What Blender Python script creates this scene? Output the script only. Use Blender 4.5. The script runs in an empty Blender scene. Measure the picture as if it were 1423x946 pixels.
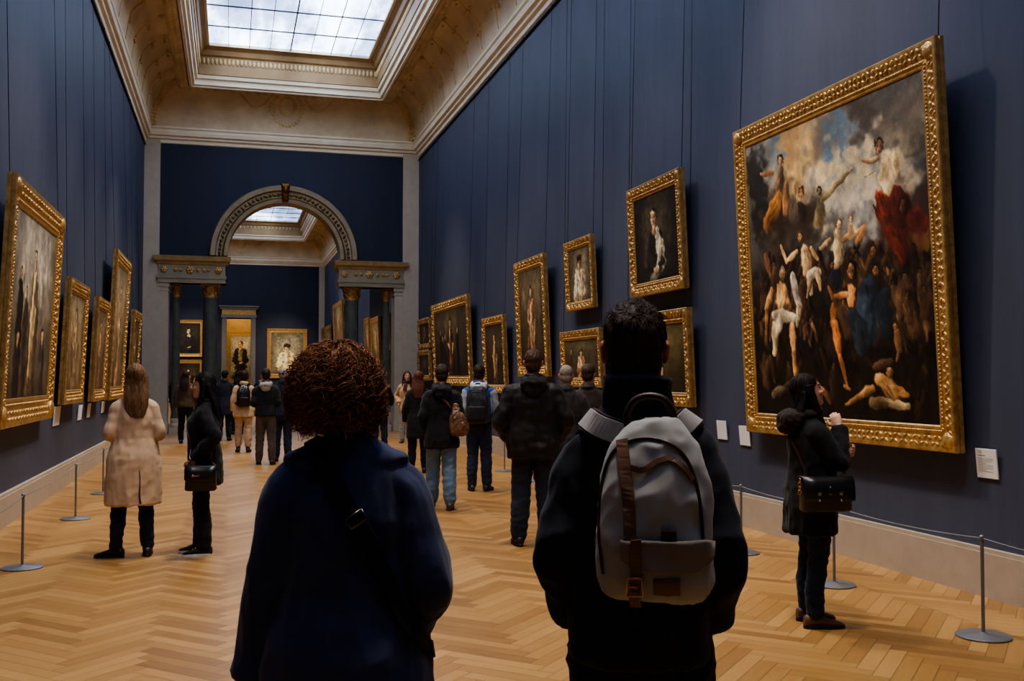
import bpy, math, random
import numpy as np
from mathutils import Vector, Matrix, noise
from mathutils.bvhtree import BVHTree
random.seed(7)
PI = math.pi
scene = bpy.context.scene
COL = scene.collection

# ---------------------------------------------------------------- colour / materials
def lin(c):
    """display colour 0-255 -> scene linear"""
    out = []
    for v in c[:3]:
        v = v / 255.0
        out.append(v / 12.92 if v <= 0.04045 else ((v + 0.055) / 1.055) ** 2.4)
    return tuple(out)

class NT:
    def __init__(s, name):
        s.m = bpy.data.materials.new(name); s.m.use_nodes = True
        s.t = s.m.node_tree; s.n = s.t.nodes
        s.b = s.n['Principled BSDF']; s.out = s.n['Material Output']
    def add(s, kind, **kw):
        n = s.n.new(kind)
        for k, v in kw.items(): setattr(n, k, v)
        return n
    def link(s, a, b): s.t.links.new(a, b)
    def val(s, sock, v): s.b.inputs[sock].default_value = v
    def coord(s, scale=(1, 1, 1), what='Object'):
        tc = s.add('ShaderNodeTexCoord'); mp = s.add('ShaderNodeMapping')
        mp.inputs['Scale'].default_value = scale
        s.link(tc.outputs[what], mp.inputs['Vector']); return mp.outputs['Vector']
    def noise(s, vec, scale=5, detail=4, rough=0.6):
        n = s.add('ShaderNodeTexNoise')
        n.inputs['Scale'].default_value = scale; n.inputs['Detail'].default_value = detail
        n.inputs['Roughness'].default_value = rough
        if vec is not None: s.link(vec, n.inputs['Vector'])
        return n.outputs['Fac']
    def ramp(s, fac, stops):
        r = s.add('ShaderNodeValToRGB'); e = r.color_ramp.elements
        while len(e) < len(stops): e.new(0.5)
        for i, (p, c) in enumerate(stops):
            e[i].position = p; e[i].color = (*c[:3], 1)
        s.link(fac, r.inputs['Fac']); return r.outputs['Color']
    def bump(s, h, strength=0.3, dist=0.01):
        b = s.add('ShaderNodeBump'); b.inputs['Strength'].default_value = strength
        b.inputs['Distance'].default_value = dist
        s.link(h, b.inputs['Height']); s.link(b.outputs['Normal'], s.b.inputs['Normal'])
    def math(s, op, a, b=None):
        n = s.add('ShaderNodeMath', operation=op)
        for i, v in enumerate((a, b)):
            if v is None: continue
            if isinstance(v, (int, float)): n.inputs[i].default_value = v
            else: s.link(v, n.inputs[i])
        return n.outputs[0]

_mc = {}
def mat(name, col, rough=0.7, metal=0.0, var=0.18, nscale=(6, 6, 6), bump=0.0, bscale=40, bdist=0.004, sheen=0.0, spec=0.5, linear=False):
    key = (name, tuple(col), rough, metal, var, tuple(nscale), bump, bscale, sheen, spec)
    if key in _mc: return _mc[key]
    t = NT(name); c = col if linear else lin(col)
    v = t.coord(nscale); f = t.noise(v, 1.0, 5, 0.6)
    lo = tuple(x * (1 - var) for x in c); hi = tuple(min(1, x * (1 + var)) for x in c)
    t.link(t.ramp(f, [(0.3, lo), (0.7, hi)]), t.b.inputs['Base Color'])
    t.val('Roughness', rough); t.val('Metallic', metal); t.val('Specular IOR Level', spec)
    if sheen: t.val('Sheen Weight', sheen); t.val('Sheen Roughness', 0.5)
    if bump:
        t.bump(t.noise(t.coord((1, 1, 1)), bscale, 4, 0.6), bump, bdist)
    _mc[key] = t.m
    return t.m

# ---------------------------------------------------------------- mesh builder
class MB:
    def __init__(s): s.v = []; s.f = []
    def add(s, verts, faces, M=None):
        o = len(s.v)
        if M is not None: verts = [M @ Vector(p) for p in verts]
        s.v.extend([tuple(p) for p in verts]); s.f.extend([tuple(i + o for i in f) for f in faces]); return s
    def box(s, c, d, M=None):
        x, y, z = c; a, b, e = d[0] / 2, d[1] / 2, d[2] / 2
        vs = [(x + i * a, y + j * b, z + k * e) for i in (-1, 1) for j in (-1, 1) for k in (-1, 1)]
        return s.add(vs, [(0, 1, 3, 2), (4, 6, 7, 5), (0, 4, 5, 1), (2, 3, 7, 6), (0, 2, 6, 4), (1, 5, 7, 3)], M)
    def rings(s, R, cap=True, closed=True, M=None):
        n = len(R[0]); vs = [p for r in R for p in r]; fs = []
        for i in range(len(R) - 1):
            for j in range(n if closed else n - 1):
                k = (j + 1) % n
                fs.append((i * n + j, i * n + k, (i + 1) * n + k, (i + 1) * n + j))
        if cap:
            fs.append(tuple(reversed(range(n)))); fs.append(tuple((len(R) - 1) * n + j for j in range(n)))
        return s.add(vs, fs, M)
    def loft(s, rr, n=24, M=None, p=2.0):
        """rr: (z, cx, cy, rx, ry[, ry_back]) superellipse rings stacked in z"""
        R = []
        for q in rr:
            z, cx, cy, rx, ry = q[:5]; rb = q[5] if len(q) > 5 else ry
            ring = []
            for j in range(n):
                a = 2 * PI * j / n; c, d = math.cos(a), math.sin(a)
                ex = math.copysign(abs(c) ** (2 / p), c); ey = math.copysign(abs(d) ** (2 / p), d)
                ring.append((cx + rx * ex, cy + (ry if d >= 0 else rb) * ey, z))
            R.append(ring)
        return s.rings(R, M=M)
    def lathe(s, prof, n=32, c=(0, 0), M=None, cap=True):
        R = [[(c[0] + r * math.cos(2 * PI * j / n), c[1] + r * math.sin(2 * PI * j / n), z) for j in range(n)] for r, z in prof]
        return s.rings(R, cap=cap, M=M)
    def tube(s, path, rad, n=12, M=None, flat=None, up=None):
        P = [Vector(p) for p in path]
        if isinstance(rad, (int, float)): rad = [rad] * len(P)
        R = []; T0 = None; N = None
        for i, p in enumerate(P):
            T = (P[min(i + 1, len(P) - 1)] - P[max(i - 1, 0)])
            if T.length < 1e-9: T = Vector((0, 0, 1))
            T.normalize()
            if N is None:
                u = Vector(up) if up else (Vector((0, 1, 0)) if abs(T.y) < 0.9 else Vector((1, 0, 0)))
                N = (u - T * u.dot(T)).normalized()
            else:
                N = (N - T * N.dot(T)).normalized()
            B = T.cross(N); r = rad[i]
            ra, rb = (r, r * flat) if flat else ((r, r) if not isinstance(r, (tuple, list)) else r)
            R.append([p + N * (rb * math.sin(2 * PI * j / n)) + B * (ra * math.cos(2 * PI * j / n)) for j in range(n)])
        return s.rings(R, M=M)
    def ell(s, c, r, n=16, m=10, M=None, rot=None):
        R = []; c = Vector(c)
        for i in range(1, m):
            a = -PI / 2 + PI * i / m
            R.append([Vector((r[0] * math.cos(a) * math.cos(2 * PI * j / n), r[1] * math.cos(a) * math.sin(2 * PI * j / n), r[2] * math.sin(a))) for j in range(n)])
        vs = [p for q in R for p in q] + [Vector((0, 0, -r[2])), Vector((0, 0, r[2]))]
        fs = []
        for i in range(m - 2):
            for j in range(n):
                k = (j + 1) % n; fs.append((i * n + j, i * n + k, (i + 1) * n + k, (i + 1) * n + j))
        b = len(vs) - 2; t = b + 1; L = (m - 2) * n
        for j in range(n):
            k = (j + 1) % n; fs.append((k, j, b)); fs.append((L + j, L + k, t))
        if rot is not None: vs = [rot @ v for v in vs]
        return s.add([v + c for v in vs], fs, M)
    def ribbon(s, pts, nrm, width, thick=0.006):
        """flat strap along pts with surface normals nrm"""
        R = []
        for i, p in enumerate(pts):
            T = (pts[min(i + 1, len(pts) - 1)] - pts[max(i - 1, 0)]).normalized()
            n = (nrm[i] - T * nrm[i].dot(T)).normalized(); b = T.cross(n)
            w = (width[i] if isinstance(width, (list, tuple)) else width) / 2
            R.append([p - b * w, p + b * w, p + b * w * .92 + n * thick, p - b * w * .92 + n * thick])
        return s.rings(R)
    def mesh(s, name):
        me = bpy.data.meshes.new(name); me.from_pydata(s.v, [], s.f); me.validate(); me.update()
        return me

def obj(name, mb, m=None, parent=None, smooth=False, offset=None, bevel=0.0):
    if offset is not None:
        ox, oy, oz = offset; mb.v = [(x - ox, y - oy, z - oz) for x, y, z in mb.v]
    me = mb if isinstance(mb, bpy.types.Mesh) else mb.mesh(name)
    o = bpy.data.objects.new(name, me); COL.objects.link(o)
    if m is not None: me.materials.append(m)
    if parent is not None: o.parent = parent
    if smooth:
        me.polygons.foreach_set('use_smooth', [True] * len(me.polygons))
    if bevel:
        b = o.modifiers.new('bevel', 'BEVEL'); b.width = bevel; b.segments = 2; b.limit_method = 'ANGLE'
    return o

def auto_smooth(o, ang=40):
    me = o.data
    me.polygons.foreach_set('use_smooth', [True] * len(me.polygons))
    try: me.set_sharp_from_angle(angle=math.radians(ang))
    except Exception: pass
    return o

def thing(name, label, cat, loc=(0, 0, 0), rz=0.0, group=None, matrix=None):
    o = bpy.data.objects.new(name, None); o.empty_display_size = 0.1; COL.objects.link(o)
    if matrix is not None: o.matrix_world = matrix
    else: o.location = loc; o.rotation_euler = (0, 0, rz)
    o['label'] = label; o['category'] = cat
    if group: o['group'] = group
    return o
def tag(o, label, cat, group=None):
    o['label'] = label; o['category'] = cat
    if group: o['group'] = group
    return o
def struct(name, mb, m, parent=None, smooth=False, ang=None):
    o = obj(name, mb, m, parent)
    if ang: auto_smooth(o, ang)
    if parent is None: o['kind'] = 'structure'
    return o

def remesh(mb, voxel, smooth=3):
    """union of overlapping closed shapes -> one continuous mesh (numpy verts, face list)"""
    me = mb.mesh('tmp'); o = bpy.data.objects.new('tmp', me); COL.objects.link(o)
    r = o.modifiers.new('r', 'REMESH'); r.mode = 'VOXEL'; r.voxel_size = voxel; r.adaptivity = 0
    if smooth:
        s = o.modifiers.new('s', 'SMOOTH'); s.iterations = smooth; s.factor = 0.5
    dg = bpy.context.evaluated_depsgraph_get()
    ev = o.evaluated_get(dg); m2 = bpy.data.meshes.new_from_object(ev)
    bpy.data.objects.remove(o); bpy.data.meshes.remove(me)
    return m2

def get_co(me):
    a = np.empty(len(me.vertices) * 3, dtype=np.float32); me.vertices.foreach_get('co', a); return a.reshape(-1, 3)
def set_co(me, a):
    me.vertices.foreach_set('co', np.ascontiguousarray(a, dtype=np.float32).ravel()); me.update()
def get_no(me):
    a = np.empty(len(me.vertices) * 3, dtype=np.float32); me.vertex_normals.foreach_get('vector', a); return a.reshape(-1, 3)
def set_col(me, cols, name='Col'):
    at = me.color_attributes.new(name, 'FLOAT_COLOR', 'POINT')
    c4 = np.ones((len(cols), 4), dtype=np.float32); c4[:, :3] = cols
    at.data.foreach_set('color', c4.ravel())
def join_np(parts):
    pass

# ---------------------------------------------------------------- camera
F_PX = 1400.0; PHI = math.radians(15.614); TH = math.radians(2.045); EYE = Vector((0, 0, 1.6))
Fw = Vector((math.sin(PHI) * math.cos(TH), math.cos(PHI) * math.cos(TH), math.sin(TH)))
Rt = Vector((math.cos(PHI), -math.sin(PHI), 0)); Up = Rt.cross(Fw)
cam_d = bpy.data.cameras.new('camera'); cam = bpy.data.objects.new('camera', cam_d); COL.objects.link(cam)
cam_d.sensor_width = 36; cam_d.lens = F_PX / 1423 * 36; cam_d.clip_start = 0.05; cam_d.clip_end = 200
Mc = Matrix((Rt, Up, -Fw)).transposed().to_4x4(); Mc.translation = EYE
cam.matrix_world = Mc; scene.camera = cam
# ================================================================ room shell
XL, XR, YN, YE = -2.35, 5.35, -6.0, 29.5
WT = 0.6                       # thickness of the end wall
X2L, Y2 = -4.2, 60.5
ZW = 8.15                      # top of the blue walls
AC, AZ, AR = 1.475, 5.0, 1.6   # arch centre, springing height, radius

def wall_mat(name, c):
    t = NT(name); v = t.coord((0.5, 0.5, 0.12), 'Object')
    f = t.noise(v, 3.0, 6, 0.65)
    f2 = t.noise(t.coord((5, 5, 0.25)), 2.0, 4, 0.7)
    fm = t.math('ADD', t.math('MULTIPLY', f, 0.6), t.math('MULTIPLY', f2, 0.4))
    c = lin(c)
    t.link(t.ramp(fm, [(0.3, tuple(x * .8 for x in c)), (0.7, tuple(x * 1.2 for x in c))]), t.b.inputs['Base Color'])
    t.val('Roughness', 0.62); t.val('Specular IOR Level', 0.35)
    t.bump(t.noise(t.coord((1, 1, 1)), 150, 3, 0.6), 0.08, 0.003)
    return t.m
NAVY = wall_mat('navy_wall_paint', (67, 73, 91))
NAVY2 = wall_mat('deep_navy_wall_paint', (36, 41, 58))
STONE = mat('grey_stone_trim', (186, 172, 150), 0.6, var=.08, bump=.1)
SKIRT = mat('beige_stone_skirting', (172, 158, 140), 0.5, var=.08, bump=.05)

def gilt_mat(name, c1, c2, metal=0.75, rough=0.38, bs=60, bst=0.5):
    t = NT(name); f = t.noise(t.coord((1, 1, 1)), 14, 6, 0.7)
    t.link(t.ramp(f, [(0.32, lin(c1)), (0.68, lin(c2))]), t.b.inputs['Base Color'])
    t.val('Metallic', metal); t.val('Roughness', rough)
    vo = t.add('ShaderNodeTexVoronoi'); vo.inputs['Scale'].default_value = bs
    t.link(t.coord((1, 1, 1)), vo.inputs['Vector'])
    t.bump(vo.outputs['Distance'], bst, 0.006)
    return t.m
GILT = gilt_mat('gilded_carving', (142, 106, 60), (230, 190, 124), metal=.6, rough=.42)
GILT_P = gilt_mat('gilded_plain', (160, 122, 70), (224, 184, 118), bs=25, bst=0.12, rough=0.36, metal=.6)
GILT_D = gilt_mat('dark_gilding', (78, 52, 20), (140, 98, 42), bs=50)

def plaster_mat(name, c1, c2):
    t = NT(name); f = t.noise(t.coord((1, 1, 1)), 1.2, 8, 0.65)
    t.link(t.ramp(f, [(0.3, lin(c1)), (0.7, lin(c2))]), t.b.inputs['Base Color'])
    t.val('Roughness', 0.55); t.val('Metallic', 0.0)
    t.bump(t.noise(t.coord((1, 1, 1)), 18, 5, 0.6), 0.25, 0.01)
    return t.m
COVE = plaster_mat('cove_ochre_plaster', (190, 168, 130), (226, 206, 168))
LEAF = plaster_mat('cove_leaf_gilding', (176, 146, 98), (236, 210, 160))
CREAM = plaster_mat('cream_moulding', (222, 206, 174), (240, 228, 202))
WELL = plaster_mat('skylight_well', (140, 110, 70), (174, 142, 98))

# ---- floor: chevron parquet
def floor_mat():
    t = NT('herringbone_oak_parquet')
    tc = t.add('ShaderNodeTexCoord'); sp = t.add('ShaderNodeSeparateXYZ')
    t.link(tc.outputs['Object'], sp.inputs[0]); X, Y = sp.outputs[0], sp.outputs[1]
    W, n = 0.1, 6; q = .70710678 / W; M = t.math
    u = M('ADD', M('MULTIPLY', X, q), M('MULTIPLY', Y, q)); v = M('SUBTRACT', M('MULTIPLY', Y, q), M('MULTIPLY', X, q))
    i, j = M('FLOOR', u), M('FLOOR', v); k = M('FLOORED_MODULO', M('SUBTRACT', i, j), 2.0 * n)
    hz = M('LESS_THAN', k, n - .5); vt = M('SUBTRACT', 1.0, hz)
    i0 = M('SUBTRACT', i, M('MULTIPLY', k, hz)); j0 = M('SUBTRACT', j, M('MULTIPLY', M('SUBTRACT', 2.0 * n - 1, k), vt))
    al = M('ADD', M('MULTIPLY', hz, M('SUBTRACT', u, i0)), M('MULTIPLY', vt, M('SUBTRACT', v, j0)))     # along the board 0..n
    ac = M('ADD', M('MULTIPLY', hz, M('SUBTRACT', v, j)), M('MULTIPLY', vt, M('SUBTRACT', u, i)))       # across 0..1
    cb = t.add('ShaderNodeCombineXYZ'); t.link(i0, cb.inputs[0]); t.link(j0, cb.inputs[1]); t.link(hz, cb.inputs[2])
    wn = t.add('ShaderNodeTexWhiteNoise', noise_dimensions='3D'); t.link(cb.outputs[0], wn.inputs['Vector'])
    cg = t.add('ShaderNodeCombineXYZ'); t.link(M('MULTIPLY', al, .22), cg.inputs[0]); t.link(M('MULTIPLY', ac, 2.6), cg.inputs[1]); t.link(M('MULTIPLY', wn.outputs['Value'], 37.0), cg.inputs[2])
    gr = t.noise(cg.outputs[0], 2.2, 5, 0.65); big = t.noise(t.coord((.5, .5, .5)), 1.0, 3, .5)
    f = M('ADD', M('ADD', M('MULTIPLY', wn.outputs['Value'], .34), M('MULTIPLY', gr, .42)), M('ADD', M('MULTIPLY', big, .3), M('MULTIPLY', hz, .05)))
    colr = t.ramp(f, [(.22, lin((118, 84, 46))), (.52, lin((160, 120, 70))), (.9, lin((192, 152, 98)))])
    d = M('MINIMUM', M('MINIMUM', ac, M('SUBTRACT', 1.0, ac)), M('MINIMUM', al, M('SUBTRACT', float(n), al)))
    jt = M('LESS_THAN', d, .03)
    mx = t.add('ShaderNodeMix', data_type='RGBA'); t.link(M('MULTIPLY', jt, .55), mx.inputs['Factor'])
    t.link(colr, mx.inputs['A']); mx.inputs['B'].default_value = (*lin((70, 44, 22)), 1)
    t.link(mx.outputs['Result'], t.b.inputs['Base Color'])
    t.link(M('ADD', M('MULTIPLY', gr, .2), .27), t.b.inputs['Roughness']); t.val('Specular IOR Level', .4)
    t.bump(M('SUBTRACT', M('MULTIPLY', gr, .3), jt), .12, .003)
    return t.m
mb = MB(); mb.box(((X2L + XR) / 2, (YN + Y2 + 8) / 2, -0.05), (XR - X2L + 0.8, Y2 + 8 - YN + .8, 0.1))
struct('floor', mb, floor_mat())

# ---- long walls
def slab(name, x0, x1, y0, y1, z0, z1, m):
    b = MB(); b.box(((x0 + x1) / 2, (y0 + y1) / 2, (z0 + z1) / 2), (x1 - x0, y1 - y0, z1 - z0)); return struct(name, b, m)
slab('wall_right', XR, XR + .3, YN, Y2, 0, 8.7, NAVY)
slab('wall_left', XL - .3, XL, YN, YE, 0, 8.7, NAVY)
slab('wall_back', XL - .3, XR + .3, YN - .3, YN, 0, 8.7, NAVY)
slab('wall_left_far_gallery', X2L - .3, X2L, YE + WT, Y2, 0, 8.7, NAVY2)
# ---- end wall with three-bay opening under an arch
def end_wall():
    b = MB(); xs = [X2L - .3, XL, -1.7, -0.13]
    n = 40; arch = [AC - AR * math.cos(PI * i / n) for i in range(n + 1)]
    def seg(x0, x1, za, zb):
        vs = [(x0, YE, za), (x1, YE, zb), (x1, YE, 8.7), (x0, YE, 8.7), (x0, YE + WT, za), (x1, YE + WT, zb), (x1, YE + WT, 8.7), (x0, YE + WT, 8.7)]
        b.add(vs, [(0, 1, 2, 3), (5, 4, 7, 6), (0, 4, 5, 1), (3, 2, 6, 7), (0, 3, 7, 4), (1, 5, 6, 2)])
    seg(X2L - .3, -1.7, 0, 0); seg(-1.7, AC - AR, 4.21, 4.21)
    for i in range(n):
        z0 = AZ + AR * math.sin(PI * i / n); z1 = AZ + AR * math.sin(PI * (i + 1) / n)
        seg(arch[i], arch[i + 1], z0, z1)
    seg(AC + AR, 4.66, 4.21, 4.21); seg(4.66, XR + .3, 0, 0)
    return b
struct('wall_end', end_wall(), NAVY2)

# ---- pilasters, archivolt, entablatures
def boxes(L):
    b = MB()
    for x0, x1, y0, y1, z0, z1 in L: b.box(((x0 + x1) / 2, (y0 + y1) / 2, (z0 + z1) / 2), (x1 - x0, y1 - y0, z1 - z0))
    return b
k = 1
for x0, x1 in ((XL, -1.93), (4.88, XR)):
    struct('trim_%d' % k, boxes([(x0, x1, YE - .07, YE + .01, 0, ZW + .05), (x0, x1 + (.03 if x0 < 0 else 0), YE - .1, YE, 0, .32)]), STONE); k += 1
for s, x0, x1 in ((-1, -1.93, -1.68), (1, 4.64, 4.88)):
    struct('trim_%d' % k, boxes([(x0, x1, YE - .05, YE + WT + .02, 0, 4.1), (x0 - .03, x1 + .03, YE - .08, YE + WT + .03, 4.1, 4.21),
                                 (x0 - .02, x1 + .02, YE - .065, YE + WT + .03, 3.98, 4.02), (x0 - .02, x1 + .02, YE - .07, YE + WT + .03, 0, .3)]), STONE); k += 1
def arch_sweep(prof, n=56):
    R = []
    for i in range(n + 1):
        a = PI * i / n; c, s = math.cos(a), math.sin(a)
        R.append([(AC - r * c, y, AZ + r * s) for r, y in prof])
    b = MB(); b.rings(R, closed=True, cap=True); return b
archm = mat('grey_gold_archivolt', (150, 134, 106), .5, var=.22, nscale=(3, 3, 3), bump=.2)
a = struct('trim_%d' % k, arch_sweep([(1.58, YE + WT), (1.58, YE - .05), (1.68, YE - .08), (1.72, YE - .03), (1.9, YE - .06), (1.93, YE - .12), (2.05, YE - .14), (2.09, YE - .02), (2.09, YE + .02)]), archm, ang=30); k += 1
g = MB()
for r in (1.71, 1.915):
    g.tube([(AC - r * math.cos(PI * i / 60), YE - .07, AZ + r * math.sin(PI * i / 60)) for i in range(61)], .017, 6)
for i in range(46):
    aa = PI * (i + .5) / 46; p = (AC - 1.81 * math.cos(aa), YE - .05, AZ + 1.81 * math.sin(aa))
    g.ell(p, (.045, .03, .045) if i % 2 else (.07, .025, .035), 8, 6, rot=Matrix.Rotation(-aa + PI / 2, 3, 'Y'))
obj('gilded_ornament', g, GILT_D, a, True)
kb = MB(); kb.loft([(6.62, AC, YE - .06, .08, .07), (6.7, AC, YE - .08, .095, .08), (7.06, AC, YE - .1, .12, .07), (7.12, AC, YE - .09, .13, .08)], 16, p=5)
kb.ell((AC, YE - .2, 6.95), (.08, .05, .11), 12, 8); kb.ell((AC - .06, YE - .19, 7.03), (.045, .04, .045), 10, 6); kb.ell((AC + .06, YE - .19, 7.03), (.045, .04, .045), 10, 6)
obj('keystone', kb, GILT_D, a, True)
for x0, x1 in ((-1.96, -.15), (3.0, 4.9)):
    inl = x0 < 0
    L = [(x0, x1, YE - .12, YE + WT + .05, 4.21, 4.33), (x0 - .02, x1 + .02, YE - .14, YE + WT + .06, 4.33, 4.42), (x0 + .01, x1 - .01, YE - .1, YE + WT + .04, 4.42, 4.72)]
    e = struct('trim_%d' % k, boxes(L), mat('grey_marble_entablature', (148, 136, 110), .5, var=.15, nscale=(2, 2, 2))); k += 1
    b = MB(); pr = [(0.0, 4.70), (.03, 4.74), (.04, 4.78), (.07, 4.80), (.1, 4.83), (.11, 4.88), (.13, 4.95), (0.0, 4.97)]
    R = []
    for d, z in pr: R.append([(x0 - d, YE - .1 - d, z), (x1 + d, YE - .1 - d, z), (x1 + d, YE + WT + .04, z), (x0 - d, YE + WT + .04, z)])
    b.rings(R); obj('gilded_cornice', b, mat('brown_gold_cornice', (168, 140, 96), .5, .15, var=.2), e)
    g = MB(); w = x1 - x0
    for i, (fx, r) in enumerate(((.09, .1), (.26, .06), (.34, .055), (.47, .12), (.59, .06), (.68, .055), (.74, .05), (.89, .11))):
        cx_ = x0 + w * fx
        for q in range(6):
            a2 = q * PI / 3; g.ell((cx_ + r * .55 * math.cos(a2), YE - .11, 4.57 + r * .55 * math.sin(a2)), (r * .42, .025, r * .42), 8, 6)
        g.ell((cx_, YE - .13, 4.57), (r * .4, .03, r * .4), 8, 6)
    obj('gilded_rosettes', g, GILT_P, e, True)
# ---- marble columns
def marble():
    t = NT('dark_green_marble'); f = t.noise(t.coord((1, 1, .5)), 3.5, 9, 0.7)
    t.link(t.ramp(f, [(0.35, lin((72, 76, 68))), (0.5, lin((98, 100, 90))), (0.62, lin((76, 80, 72))), (0.75, lin((140, 136, 118)))]), t.b.inputs['Base Color'])
    t.val('Roughness', 0.3); t.val('Coat Weight', .1); return t.m
MARB = marble()
def column(x, y, r, label, half=False):
    t = thing('column', label, 'column', (x, y, 0)); t['kind'] = 'thing'
    b = MB(); b.lathe([(r * 1.02, .42), (r, .5), (r * .99, 1.5), (r * .93, 2.8), (r * .86, 3.84)], 36)
    auto_smooth(obj('shaft', b, MARB, t), 50)
    b = MB(); b.box((0, 0, .09), (r * 2.7, r * 2.7, .18)); b.lathe([(r * 1.3, .18), (r * 1.36, .22), (r * 1.3, .27), (r * 1.12, .29), (r * 1.1, .33), (r * 1.2, .36), (r * 1.14, .4), (r * 1.03, .43)], 36)
    auto_smooth(obj('base', b, STONE, t), 40)
    b = MB(); b.lathe([(r * .9, 3.82), (r * .95, 3.84), (r * .9, 3.88), (r * .85, 3.9), (r * .9, 4.02), (r * 1.1, 4.14)], 24)
    for row, (z0, zz, nn, ro) in enumerate(((3.88, 4.0, 8, .0), (3.96, 4.1, 8, .5))):
        for i in range(nn):
            a_ = 2 * PI * (i + ro) / nn; c, s_ = math.cos(a_), math.sin(a_)
            rr = r * .92
            b.tube([(c * rr, s_ * rr, z0), (c * rr * 1.08, s_ * rr * 1.08, (z0 + zz) / 2), (c * rr * 1.22, s_ * rr * 1.22, zz), (c * rr * 1.38, s_ * rr * 1.38, zz - .03)], [r * .16, r * .22, r * .17, r * .07], 6, flat=.4, up=(c, s_, 0))
    for i in range(4):
        a_ = PI / 4 + i * PI / 2; b.ell((math.cos(a_) * r * 1.3, math.sin(a_) * r * 1.3, 4.12), (r * .2, r * .2, r * .2), 10, 6)
    b.box((0, 0, 4.18), (r * 2.35, r * 2.35, .055))
    auto_smooth(obj('capital', b, GILT, t), 50)
column(-.56, YE + .3, .225, 'dark marble column with gilded capital under the left end of the arch')
column(3.42, YE + .3, .225, 'dark marble column with gilded capital under the right end of the arch')
column(4.44, YE + .32, .112, 'slim dark marble column beside the grey pilaster right of the arch')
column(-1.48, YE + .32, .112, 'slim dark marble column beside the grey pilaster left of the arch')

# ---- baseboards
def baseboard(name, x0, x1, y0, y1, along):
    h = .35
    L = [(x0, x1, y0, y1, 0, h - .03)]
    if along == 'y': L += [(min(x0, x1) + (0.012 if x0 > 0 else 0), max(x0, x1) - (0.012 if x0 < 0 else 0), y0, y1, h - .03, h)]
    else: L += [(x0, x1, y0 + .012, y1, h - .03, h)]
    struct(name, boxes(L), SKIRT)
baseboard('baseboard_right', XR - .06, XR, YN, YE - .1, 'y')
baseboard('baseboard_left', XL, XL + .06, YN, YE - .1, 'y')
baseboard('baseboard_right_far_gallery', XR - .06, XR, YE + WT + .1, Y2, 'y')
baseboard('baseboard_end_far_gallery', X2L, XR, Y2 - .06, Y2, 'x')
# picture rail (thin dark rod the pictures hang from)
RAIL = mat('dark_picture_rail', (40, 44, 56), .4, .6)
for nm, x in (('trim_%d' % k, XR - .035), ('trim_%d' % (k + 1), XL + .035)):
    b = MB(); b.tube([(x, YN + .1, 8.02), (x, YE - .1, 8.02)], .012, 8); b.box((x + (.015 if x > 0 else -.015), (YN + YE) / 2, 8.02), (.03, YE - YN - .3, .03)); struct(nm, b, RAIL)
k += 2

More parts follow.
